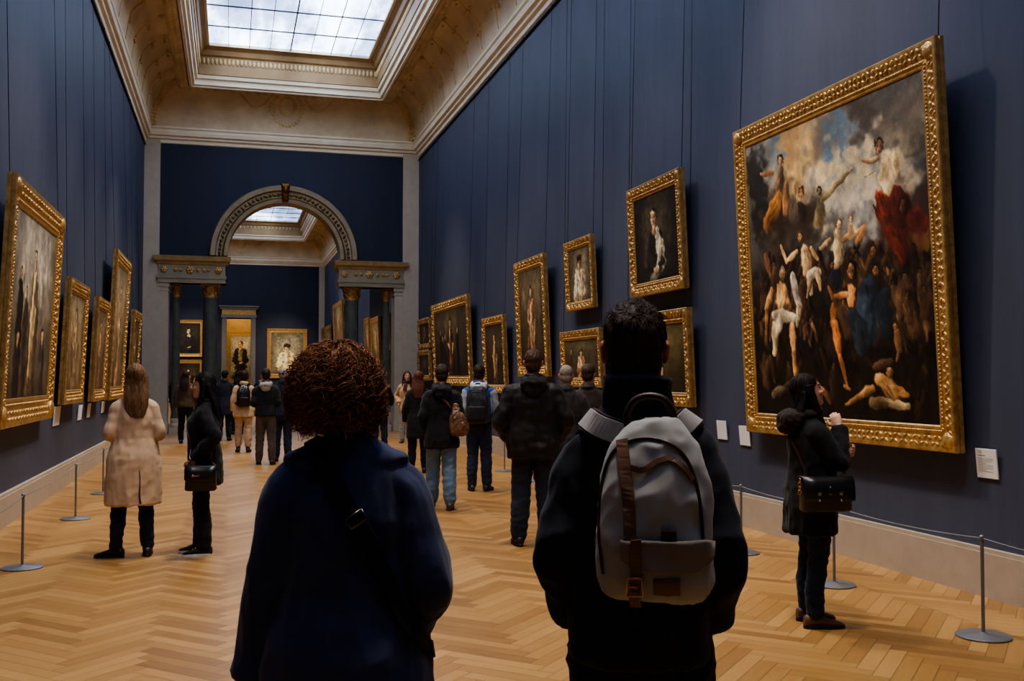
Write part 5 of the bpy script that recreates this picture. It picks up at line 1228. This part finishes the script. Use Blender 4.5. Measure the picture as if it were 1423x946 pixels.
# -- far off, around the arch
X1 = person('distant person in dark clothes at the left side bay, beside the grey pilaster', -1.62, 32.2, 60, 1.66, vox=.016, seed=38, hair=('short', (40, 30, 24), .03), legs=dict(c=(30, 30, 36)), top=dict(c=(30, 32, 42), mat='far_dark_cloth'))
X2 = person('distant person in a black coat, back turned, between the navy coat and the cream jacket', .2, 29.0, 0, 1.72, vox=.016, seed=40, hair=('long', (40, 30, 26), .25), legs=dict(c=(26, 26, 30)), top=dict(name='coat', c=(34, 33, 36), hem=.7, mat='far_dark_cloth'))
X3 = person('distant person with a white scarf, between the cream jacket and the grey hood', .95, 31.8, 170, 1.72, vox=.016, seed=42, hair=('short', (60, 44, 34), .03), legs=dict(c=(30, 30, 36)), top=dict(c=(44, 46, 58), mat='far_blue_cloth', collar=.06), skin=(206, 160, 134))
X4 = person('distant person facing the camera between the grey hood and the bald head', 2.0, 33.4, 182, 1.74, vox=.016, seed=44, hair=('buzz', (54, 40, 32)), legs=dict(c=(30, 30, 36)), top=dict(c=(34, 40, 54), mat='far_blue_cloth'), skin=(206, 156, 130))
X5 = person('distant person in dark clothes with face turned to the camera, below the gold doorway', .35, 34.2, 160, 1.78, fem=True, vox=.016, seed=46, hair=('bob', (34, 26, 22)), legs=dict(c=(30, 30, 36)), top=dict(c=(40, 38, 40), mat='far_dark_cloth'), skin=(214, 166, 140))
# white scarf, tan visitor's brown scarf, coat vent, paper
def scarf(P, c, front=True):
    b = MB(); s = P.s
    b.tube([(.085 * math.cos(t), -.02 + .085 * math.sin(t), 1.485 + .01 * math.sin(2 * t)) for t in [2 * PI * i / 20 for i in range(21)]], .033, 10)
    if front: b.tube(catmull([(.01, .07, 1.48), (.025, .13, 1.4), (.03, .165, 1.28)], 5), lerp_list([.03, .045, .05], 11), 10, flat=.4)
    b.v = [tuple(Vector(v) * s) for v in b.v]; obj('scarf', b, cloth('scarf_knit', c), P.root, True)
scarf(W6, (74, 44, 38)); scarf(X3, (214, 210, 208), False)
b = MB(); s = W6.s; b.loft([(.8 * s, 0, .125 * s, .05, .04), (1.1 * s, 0, .115 * s, .055, .035), (1.36 * s, 0, .09 * s, .05, .04)], 16); obj('shirt', b, cloth('pale_shirt', (206, 196, 184)), W6.root, True)
b = MB(); pts, nr = fit(W3, [(.035, -.2, .80), (.05, -.24, .62), (.055, -.24, .497)], 6, .001); b.ribbon(pts, nr, [.004 + .014 * i / (len(pts) - 1) for i in range(len(pts))], .003); obj('back_vent', b, mat('dark_slit', (30, 25, 24), .9), W3.coat)
# ================================================================ bags
def hit(bv, x, z, y0=-1.2):
    l, n, i, d = bv.ray_cast(Vector((x, y0, z)), Vector((0, 1, 0)))
    if l is None: l, n, i, d = bv.find_nearest(Vector((x, -.3, z)))
    return l, n
def on_back(bv, pts, n=6, off=.002):
    Q = catmull([Vector((x, 0, z)) for x, z in pts], n); P_ = []; N_ = []
    for q in Q:
        l, no = hit(bv, q.x, q.z); P_.append(l + no * off); N_.append(no)
    for _ in range(2): P_ = [P_[0]] + [(P_[i - 1] + P_[i] * 2 + P_[i + 1]) / 4 for i in range(1, len(P_) - 1)] + [P_[-1]]
    return P_, N_
def patch(bv, x0, x1, z0, z1, off=.006, nu=14, nv=10, round_=.25):
    b = MB(); top = []; bot = []
    for j in range(nv + 1):
        v = j / nv
        for i in range(nu + 1):
            u = i / nu; uu = u * 2 - 1; sh = 1 - round_ * .35 * max(0, (1 - v) - .6) ** 2 * 6 * abs(uu) ** 2
            l, no = hit(bv, (x0 + x1) / 2 + uu * (x1 - x0) / 2 * sh, z0 + (z1 - z0) * (v + .0) + (1 - v) * (abs(uu) ** 4) * round_ * (z1 - z0) * .35)
            top.append(l + no * off); bot.append(l - no * .004)
    W = nu + 1; n = len(top); f = []
    for j in range(nv):
        for i in range(nu): a = j * W + i; f.append((a, a + 1, a + W + 1, a + W)); f.append((n + a, n + a + W, n + a + W + 1, n + a + 1))
    edge = [i for i in range(nu)] + [j * W + nu for j in range(nv)] + [nv * W + i for i in range(nu, 0, -1)] + [j * W for j in range(nv, 0, -1)]
    for k_ in range(len(edge)): a, c = edge[k_], edge[(k_ + 1) % len(edge)]; f.append((a, n + a, n + c, c))
    b.add(top + bot, f); return b
LEATH = mat('brown_leather', (108, 76, 56), .45, var=.25, nscale=(14, 14, 14), bump=.2, bscale=120); LEATHD = mat('dark_brown_leather', (62, 38, 30), .45, var=.2, bump=.15, bscale=120)
BLEATH = mat('black_leather', (26, 25, 27), .33, var=.15, bump=.15, bscale=160); BRASS = mat('brass', (206, 158, 84), .28, .9, var=.1); STEEL = mat('steel_buckle', (190, 186, 176), .25, .95, var=.05)
CANVAS = cloth('grey_canvas', (164, 163, 162), .85, .15, .5, .1); CANVASD = cloth('grey_brown_canvas', (136, 124, 118), .85, .15, .5, .1)

# -- the grey canvas backpack
def grey_backpack(P):
    B = Vector((.015, -.25, 1.03)); t, b0 = worn(P, 'backpack', 'large grey canvas backpack with brown leather strap, on the dark jacket', 'backpack', B)
    X = lambda x: .048 + (x - .02) * .94
    Z = lambda z: 1.495 - (1.495 - z) * .91
    XZ = lambda L: [(X(x), Z(z)) for x, z in L]
    m = MB(); cx_ = .02
    m.loft([(1.032, cx_, -.24, .105, .06), (1.045, cx_, -.245, .128, .08), (1.09, cx_, -.25, .14, .092), (1.2, cx_, -.25, .1415, .095), (1.3, cx_, -.245, .137, .09), (1.38, cx_, -.238, .124, .078), (1.43, cx_, -.23, .106, .064), (1.47, cx_, -.222, .08, .05), (1.49, cx_, -.218, .058, .038), (1.497, cx_, -.216, .03, .02)], 40, p=2.9)
    m.v = [(X(x), y, Z(z)) for x, y, z in m.v]
    me = remesh(m, .0065, 3); fold(me, .012, 5, (10, 10, 4.2), .35)
    bv = BVHTree.FromPolygons([tuple(v) for v in get_co(me)], [tuple(p.vertices) for p in me.polygons]); set_co(me, get_co(me) - np.array(B)); obj('body', me, CANVAS, t, True)
    def put(name, mb, m_, parent=t, smooth=True): return obj(name, mb, m_, parent, smooth, offset=B)
    m = MB(); a, n = on_back(bv, XZ([(-.108, 1.1), (-.119, 1.22), (-.112, 1.33), (-.088, 1.405), (-.045, 1.44), (.015, 1.447), (.075, 1.425), (.115, 1.36), (.134, 1.25), (.137, 1.12)]), 8); m.tube(a, .0042, 8); put('piping', m, LEATHD)
    m = MB(); a, n = on_back(bv, XZ([(-.04, 1.375), (-.01, 1.368), (.026, 1.388), (.058, 1.398), (.088, 1.378), (.112, 1.345)]), 8); m.ribbon(a, n, .014, .005); put('zip', m, LEATH, smooth=False)
    m = MB(); a, n = on_back(bv, XZ([(-.062, 1.442), (-.055, 1.38), (-.043, 1.29), (-.04, 1.205)]), 8); m.ribbon(a, n, .03, .006); put('strap', m, LEATH, smooth=False)
    put('pocket', patch(bv, X(-.05), X(.145), Z(1.045), Z(1.16), .012), CANVAS)
    bp = patch(bv, X(-.058), X(.148), Z(1.115), Z(1.195), .02, round_=.6); put('pocket_flap', bp, CANVASD)
    m = MB(); a, n = on_back(bv, XZ([(-.03, 1.2), (-.027, 1.15), (-.025, 1.1), (-.026, 1.045)]), 6, .02); m.ribbon(a, n, .026, .006); st = put('pocket_strap', m, LEATH, smooth=False)
    l, no = hit(bv, X(-.026), Z(1.088)); m = MB(); c = l + no * .031
    m.tube([c + Vector((sx * .018, 0, sz * .02)) for sx, sz in ((-1, -1), (1, -1), (1, 1), (-1, 1), (-1, -1))], .0032, 8); m.tube([c + Vector((-.018, 0, 0)), c + Vector((.006, -.002, 0))], .002, 6); put('buckle', m, BRASS, st)
    put('leather_patch', patch(bv, X(.018), X(.082), Z(1.065), Z(1.1), .0165, 8, 6, 0), LEATH)
    m = MB(); l, no = hit(bv, X(.055), Z(1.208)); m.box(tuple(l + no * .006), (.034, .014, .022)); put('tab', m, LEATHD, smooth=False)
    m = MB(); m.tube(catmull([(-.02, -.2, 1.475), (-.02, -.2, 1.51), (-.0, -.2, 1.542), (.035, -.2, 1.552), (.07, -.2, 1.542), (.09, -.2, 1.51), (.09, -.2, 1.475)], 6), .0095, 10); put('handle', m, LEATHD)
    for sg in (-1, 1):
        pts = [(.035 + sg * .05, -.18, 1.42), (sg * .1 + .01, -.125, 1.44), (sg * .13, -.06, 1.46), (sg * .14, .02, 1.45), (sg * .14, .11, 1.36), (sg * .13, .16, 1.24), (sg * .14, .12, 1.15)]
        a, n = fit(P, pts, 8, .006); wd = [.058 if i < len(a) * .6 else .028 for i in range(len(a))]
        m = MB(); m.ribbon(a, n, wd, .008); s_ = put('shoulder_strap', m, CANVAS, smooth=False)
        m = MB(); m.ribbon([p - q * .002 for p, q in zip(a, n)], n, [w_ + .012 for w_ in wd], .006); put('strap_edging', m, LEATHD, s_, False)
grey_backpack(M1)

def rucksack(P, label, c, w=.15, h=.46, zc=1.2, d=.085, m_=None):
    B = Vector((0, -.2, (zc - h / 2))) * 1.0; B.z = (zc - h / 2) * P.s; t, _ = worn(P, 'backpack', label, 'backpack', B); z0, z1 = zc - h / 2, zc + h / 2; m = MB(); y = -.2
    m.loft([(z0, 0, y, w * .8, d * .6), (z0 + .02, 0, y - .005, w * .95, d * .95), (zc - .05, 0, y - .012, w, d * 1.05), (zc + .1, 0, y - .005, w * .96, d * .95), (z1 - .04, 0, y + .01, w * .75, d * .7), (z1, 0, y + .015, w * .45, d * .4)], 28, p=2.8)
    me = remesh(m, .011, 2); fold(me, .012, 7); bv = BVHTree.FromPolygons([tuple(v * P.s) for v in get_co(me)], [tuple(p.vertices) for p in me.polygons]); set_co(me, get_co(me) * P.s - np.array(B)); mm = m_ or cloth('bag_nylon', c, .55, .05); obj('body', me, mm, t, True)
    s = P.s; obj('pocket', patch(bv, -w * .72 * s, w * .72 * s, (z0 + .05) * s, (zc - .02) * s, .02), mm, t, True, offset=B)
    a, n = on_back(bv, [(-w * .8 * s, (zc) * s), (-w * .6 * s, (zc + h * .3) * s), (0, (zc + h * .38) * s), (w * .6 * s, (zc + h * .3) * s), (w * .8 * s, zc * s)], 5); m = MB(); m.tube(a, .006, 6); obj('zip', m, mat('dark_zip', (60, 60, 64), .5), t, True, offset=B)
    m = MB(); m.tube([Vector(p) * s for p in catmull([(-.04, -.17, z1 - .02), (-.03, -.165, z1 + .04), (.03, -.165, z1 + .04), (.04, -.17, z1 - .02)], 5)], .009, 8); obj('handle', m, mm, t, True, offset=B)
    for sg in (-1, 1):
        a, n = fit(P, [(sg * .06, -.16, z1 - .02), (sg * .1, -.1, 1.455), (sg * .125, -.02, 1.455), (sg * .13, .1, 1.36), (sg * .15, .15, 1.22), (sg * .18, .02, 1.08), (sg * .11, -.15, z0 + .05)], 6, .006); m = MB(); m.ribbon(a, n, .05, .012); obj('shoulder_strap', m, mm, t, offset=B)
rucksack(M4, 'black patterned backpack on the blue jacket with grey sleeves', (44, 44, 48), .155, .5, 1.2)
rucksack(W7, 'small black leather backpack on the cream jacket', (36, 36, 40), .14, .44, 1.2, .07, BLEATH)

# -- curly visitor's black strap and bag
def strap_bag(P):
    B = Vector((.12, .27, .56)); t, _ = worn(P, 'shoulder_bag', 'black shoulder bag worn on a wide black strap across the navy coat', 'bag', B)
    a, n = fit(P, [(-.085, .03, 1.47), (-.09, -.05, 1.475), (-.07, -.12, 1.44), (-.02, -.17, 1.36), (.06, -.19, 1.235), (.13, -.19, 1.12), (.2, -.15, 1.0), (.235, -.06, .92), (.22, .08, .87), (.17, .2, .84)], 9, .004)
    m = MB(); m.ribbon(a, n, .046, .006); st = obj('strap', m, cloth('black_webbing', (17, 17, 19), .7, .05), t, offset=B)
    a2, n2 = fit(P, [(-.085, .03, 1.47), (-.06, .1, 1.4), (.0, .18, 1.2), (.0, .19, 1.0), (.03, .22, .84)], 8, .004); m = MB(); m.ribbon(a2, n2, .05, .006); obj('strap', m, cloth('black_webbing', (17, 17, 19), .7, .05), t, offset=B)
    i = int(len(a) * .40); c, no = a[i] + n[i] * .01, n[i]; T = (a[i + 1] - a[i - 1]).normalized(); bi = T.cross(no)
    m = MB(); m.tube([c + T * (sx * .014) + bi * (sy * .024) for sx, sy in ((-1, -1), (1, -1), (1, 1), (-1, 1), (-1, -1))], .0032, 8); obj('buckle', m, mat('gunmetal_buckle', (120, 116, 104), .3, .9), st, True, offset=B)
    m = MB(); m.loft([(.56, .1, .27, .13, .05), (.58, .1, .27, .15, .06), (.78, .1, .27, .15, .055), (.82, .1, .27, .13, .03)], 24, p=3.5); m.v = [(x, y, z) for x, y, z in m.v]; obj('body', m, BLEATH, t, True, offset=B)
strap_bag(W1)

# -- black satchel of the visitor at the huge painting
def satchel(P):
    s = P.s; B = Vector((.29, -.03, .75)) ; t, _ = worn(P, 'satchel', 'black leather satchel with two clasps at the hip of the black hooded coat', 'bag', B); x, y0, y1, z0, z1 = .275, -.19, .13, .765, .965
    yc, w = (y0 + y1) / 2, (y1 - y0) / 2
    m = MB(); m.loft([(z0, x, yc, .04, w * .93), (z0 + .012, x, yc, .052, w), (z0 + .15, x, yc, .055, w * .985), (z1 - .01, x, yc, .045, w * .95), (z1, x, yc, .03, w * .9)], 36, p=6); obj('body', m, BLEATH, t, True, offset=B)
    m = MB(); R = []
    for px_, pz in ((x - .05, z1 - .06), (x - .048, z1 + .002), (x - .02, z1 + .014), (x + .03, z1 + .012), (x + .056, z1 - .01), (x + .064, z1 - .06), (x + .066, z1 - .115), (x + .062, z1 - .13)):
        R.append([(px_, yc - w * 1.02, pz), (px_ + .004, yc - w * .5, pz - .004), (px_ + .004, yc + w * .5, pz - .004), (px_, yc + w * 1.02, pz)])
    m.rings(R, cap=False, closed=False); fo = obj('flap', m, BLEATH, t, True, offset=B); md = fo.modifiers.new('s', 'SOLIDIFY'); md.thickness = .005
    for yy in (y0 + .09, y1 - .09):
        m = MB(); m.box((x + .068, yy, z1 - .1), (.006, .034, .07)); c = obj('clasp_strap', m, BLEATH, t, offset=B, bevel=.003)
        m = MB(); m.box((x + .073, yy, z1 - .085), (.008, .022, .02)); m.ell((x + .074, yy, z1 - .125), (.007, .008, .008), 10, 6); obj('clasp', m, STEEL, c, offset=B, bevel=.002)
    m = MB(); m.box((x + .07, yc, z1 - .1), (.008, .02, .03)); m.ell((x + .072, yc, z1 - .045), (.004, .006, .006), 8, 6); obj('centre_lock', m, STEEL, t, offset=B, bevel=.002)
    e = Vector((x - .01, y0 + .005, z1 - .03)); m = MB()
    for i in range(4):
        c = e + Vector((.012, -.012, .02 - i * .024)); m.tube([c + Vector((.0, .011 * math.cos(a), .015 * math.sin(a))) if i % 2 else c + Vector((.011 * math.cos(a), 0, .015 * math.sin(a))) for a in [2 * PI * q / 12 for q in range(13)]], .0035, 6)
    obj('ring_chain', m, BRASS, t, True, offset=B)
    f = 1 / s
    a, n = fit(P, [tuple((e + Vector((-.02, -.01, .02))) * f), (.17, -.13, 1.08), (.08, -.17, 1.25), (-.04, -.15, 1.4), (-.1, -.07, 1.46), (-.11, 0, 1.46)], 8, .005); a = [e + Vector((.01, -.012, .03))] + a[2:]; n = n[1:]
    m = MB(); m.ribbon(a, n, .018, .004); obj('strap', m, LEATHD, t, offset=B)
    a, n = fit(P, [(-.11, 0, 1.46), (-.08, .1, 1.38), (.05, .17, 1.2), (.18, .14, 1.0), tuple(Vector((x - .02, y1 - .01, z1)) * f)], 8, .005); a[-1] = Vector((x - .01, y1, z1 - .02)); m = MB(); m.ribbon(a, n, .018, .004); obj('strap', m, LEATHD, t, offset=B)
satchel(W2)

def hip_bag(P):
    s = P.s; B = Vector((-.29, .0, .60)); t, _ = worn(P, 'shoulder_bag', 'black leather shoulder bag at the hip of the black-haired visitor in profile', 'bag', B); x, yc, w, z0, z1 = -.275, -.02, .135, .6, .82
    m = MB(); m.loft([(z0, x, yc, .035, w * .9), (z0 + .015, x, yc, .05, w), (z1 - .05, x, yc, .045, w * .95), (z1, x, yc, .025, w * .85)], 32, p=4.5); obj('body', m, BLEATH, t, True, offset=B)
    m = MB(); R = []
    for px_, pz in ((x + .03, z1 - .02), (x + .02, z1 + .012), (x - .03, z1 + .008), (x - .056, z1 - .03), (x - .06, z1 - .1), (x - .056, z1 - .12)): R.append([(px_, yc + w * k_, pz - .02 * (abs(k_) < .6)) for k_ in (-.98, -.5, 0, .5, .98)])
    m.rings(R, cap=False, closed=False); fo = obj('flap', m, BLEATH, t, True, offset=B); fo.modifiers.new('s', 'SOLIDIFY').thickness = .005
    m = MB(); m.box((x - .064, yc + .03, z1 - .085), (.01, .05, .012)); m.ell((x - .066, yc + .06, z1 - .085), (.006, .01, .012), 8, 6); obj('clasp', m, BRASS, t, offset=B, bevel=.002)
    f = 1 / s
    for sgn, ye in ((1, yc + w * .9), (-1, yc - w * .9)):
        pts = [(x * f, ye * f, z1 * f), (-.2, sgn * .13, 1.05), (-.05, sgn * .17, 1.25), (.08, sgn * .12, 1.42), (.11, 0, 1.465)]; a, n = fit(P, pts, 8, .005); a[0] = Vector((x, ye, z1 - .01)); m = MB(); m.ribbon(a, n, .015, .004); obj('strap', m, BLEATH, t, offset=B)
hip_bag(W4)

def brown_bag(P):
    s = P.s; B = Vector((.2, -.12, .9)); t, _ = worn(P, 'shoulder_bag', 'slouchy brown leather shoulder bag hanging on the back of the black jacket with jeans', 'bag', B); c = (.2, -.16)
    m = MB(); m.loft([(.9, c[0], c[1], .07, .04), (.915, c[0], c[1], .095, .055), (.98, c[0], c[1], .11, .065), (1.06, c[0] - .005, c[1], .098, .06), (1.14, c[0] - .02, c[1], .07, .045), (1.22, c[0] - .035, c[1] + .02, .035, .025), (1.27, c[0] - .045, c[1] + .03, .018, .014)], 28, p=2.3)
    me = remesh(m, .008, 2); fold(me, .02, 11, (16, 16, 8), .4); set_co(me, get_co(me) - np.array(B)); obj('body', me, LEATH, t, True)
    m = MB(); m.tube([(c[0] - .075 + .15 * i / 10, c[1] - .062 + .012 * abs(i - 5) / 5, 1.05 + .02 * math.sin(i)) for i in range(11)], .004, 6); obj('zip', m, LEATHD, t, True, offset=B)
    RD = mat('red_brown_leather', (104, 62, 48), .45, bump=.1); f = 1 / s
    a, n = fit(P, [(.15, -.17, 1.2), (.08, -.17, 1.27), (.0, -.16, 1.36), (-.07, -.11, 1.44), (-.1, -.04, 1.47), (-.1, .04, 1.45)], 8, .005); a[0] = Vector((c[0] - .05, c[1] + .0, 1.24)); m = MB(); m.ribbon(a, n, .024, .005); obj('strap', m, RD, t, offset=B)
    a, n = fit(P, [(-.1, .04, 1.45), (-.06, .13, 1.34), (.06, .16, 1.18), (.2, .08, 1.05), (.22, -.08, 1.02)], 8, .005); m = MB(); m.ribbon(a, n, .024, .005); obj('strap', m, RD, t, offset=B)
brown_bag(M3)
# ================================================================ low barrier posts and cords
POST = mat('grey_powder_coat', (128, 130, 136), .4, .55, var=.05)
def posts(x, ys, side, labels):
    for y, lb in zip(ys, labels):
        t = thing('barrier_post', lb, 'post', (x, y, 0), group='barrier posts along the %s wall' % side)
        b = MB(); b.lathe([(.0, 0), (.158, 0), (.162, .004), (.162, .01), (.155, .014), (.03, .02), (.014, .03), (.0, .03)], 40, cap=False); auto_smooth(obj('base', b, POST, t), 40)
        b = MB(); b.lathe([(.011, .02), (.011, .6)], 16); auto_smooth(obj('pole', b, POST, t), 40)
        b = MB(); b.lathe([(.011, .585), (.0145, .59), (.0145, .615), (.006, .622)], 16); b.tube([(.0, -.016, .6), (0, .016, .6)], .008, 8); auto_smooth(obj('cap', b, POST, t), 40)
def cord(x, ys, label):
    pts = []
    for i in range(len(ys) - 1):
        for k_ in range(10): u = k_ / 10; pts.append((x, ys[i] + (ys[i + 1] - ys[i]) * u, .602 - .028 * 4 * u * (1 - u)))
    pts.append((x, ys[-1], .602)); b = MB(); b.tube(pts, .0042, 6); tag(obj('barrier_rope', b, mat('grey_elastic_cord', (120, 120, 124), .6), None, True), label, 'rope')
yr = [3.6, 5.25, 6.84, 8.3, 9.9, 11.5, 13.15, 14.8, 16.5, 18.2]
posts(4.48, yr[1:-1], 'right', ['grey barrier post on the right, nearest, below the caption card', 'grey barrier post behind the legs of the black hooded coat', 'grey barrier post just beside the sleeve of the grey backpack wearer',
    'grey barrier post on the right hidden behind the grey backpack wearer', 'grey barrier post on the right beyond the brown jacket', 'grey barrier post on the right, between the tall black jacket and the wall', 'grey barrier post on the right, beyond the tall black jacket', 'grey barrier post on the right seen past the blue jacket'])
cord(4.48, yr[1:-1], 'thin grey barrier rope along the right wall') if False else cord(4.48, yr[:-1], 'thin grey barrier rope along the right wall')
yl = [7.4, 9.27, 12.28, 14.82, 17.4]
posts(-1.66, yl[1:], 'left', ['grey barrier post at the left edge, nearest on the left side', 'grey barrier post on the left, second along, with its base clear of the boots', 'grey barrier post on the left, third along, next to the beige coat', 'grey barrier post on the left hidden behind the beige coat'])
cord(-1.66, yl, 'thin grey barrier rope along the left wall')
posts(4.48, [yr[0]], 'right', ['grey barrier post on the right just outside the photo'])
posts(-1.66, [yl[0]], 'left', ['grey barrier post on the left just outside the photo'])
# ================================================================ light
w = bpy.data.worlds.new('world'); scene.world = w; w.use_nodes = True
w.node_tree.nodes['Background'].inputs[0].default_value = (.5, .6, .8, 1); w.node_tree.nodes['Background'].inputs[1].default_value = .02
def spot(loc, target, power, size=50, col=(1, .82, .6), rad=.15, blend=1.0):
    l = bpy.data.lights.new('fill_spot', 'SPOT'); l.energy = power; l.color = col; l.spot_size = math.radians(size); l.spot_blend = blend; l.shadow_soft_size = rad
    o = bpy.data.objects.new('fill_spot', l); COL.objects.link(o); o.location = loc
    o.rotation_euler = (Vector(target) - Vector(loc)).to_track_quat('-Z', 'Y').to_euler()
def area(loc, target, power, sx, sy, col=(1, .85, .65)):
    l = bpy.data.lights.new('cove_fill', 'AREA'); l.energy = power; l.color = col; l.shape = 'RECTANGLE'; l.size = sx; l.size_y = sy
    o = bpy.data.objects.new('cove_fill', l); COL.objects.link(o); o.location = loc
    z = -(Vector(target) - Vector(loc)).normalized(); y = Vector((0, 1, 0)) if abs(z.y) < .9 else Vector((1, 0, 0)); y = (y - z * y.dot(z)).normalized(); x = y.cross(z)
    m = Matrix((x, y, z)).transposed().to_4x4(); m.translation = loc; o.matrix_world = m
WARM = (1.0, .8, .54)
# added unseen spots near the skylight edge, brightening the pictures
spot((1.6, 10.2, 9.3), (5.3, 7.9, 2.6), 1250, 44)
for y, z, p in ((11.8, 2.4, 700), (14.7, 2.4, 650), (17.4, 2.5, 700), (20.0, 2.0, 600), (24.2, 2.3, 900), (27.6, 2.2, 500)):
    spot((1.3, y + 1.6, 9.3), (5.3, y, z), p * .8, 42)
for y, z, p in ((12.6, 2.3, 900), (16.0, 2.0, 700), (19.0, 2.0, 700), (22.0, 2.4, 900), (25.6, 2.0, 600)):
    spot((2.0, y + 1.6, 9.3), (-2.3, y, z), p * 1.1, 42)
# warm fill on the floor, from spots added up in the well
for y in (3.5, 8.5, 13.5, 18.5, 23.5):
    spot((1.5, y, 9.9), (1.5, y + .5, 0), 1500, 75, WARM, .3, 1.0)
# area strips added out of sight above the cornice to lighten the cove
for x, rx in ((XL + .09, .5), (XR - .09, -.5)):
    area((x, 14.5, 8.6), (x + rx * 1.6, 14.5, 9.6), 560, .06, 29, (1, .92, .78))
area((1.5, YE - .1, 8.6), (1.5, YE - .9, 9.6), 130, 7, .06, (1, .92, .78))
# far gallery: further added fill spots
for y in (36, 43, 50, 56):
    spot((.6, y, 9.5), (.6, y + 1, 0), 1500, 90, WARM, .3, 1.0)
spot((-1.2, 54, 9.3), (-2.3, Y2, 3.2), 1500, 30); spot((2, 54, 9.3), (3.2, Y2, 2.8), 1800, 30)
for y in (37, 50): spot((1.0, y, 9.3), (5.3, y + 1, 2.8), 1000, 60)
l = bpy.data.lights.new('gold_room_lamp', 'POINT'); l.energy = 240; l.color = (1, .84, .55); l.shadow_soft_size = .3
o = bpy.data.objects.new('gold_room_lamp', l); COL.objects.link(o); o.location = (.6, Y2 + 3.5, 6.2)
scene.view_settings.view_transform = 'AgX'
scene.view_settings.look = 'AgX - Medium High Contrast'
scene.view_settings.exposure = 0.4
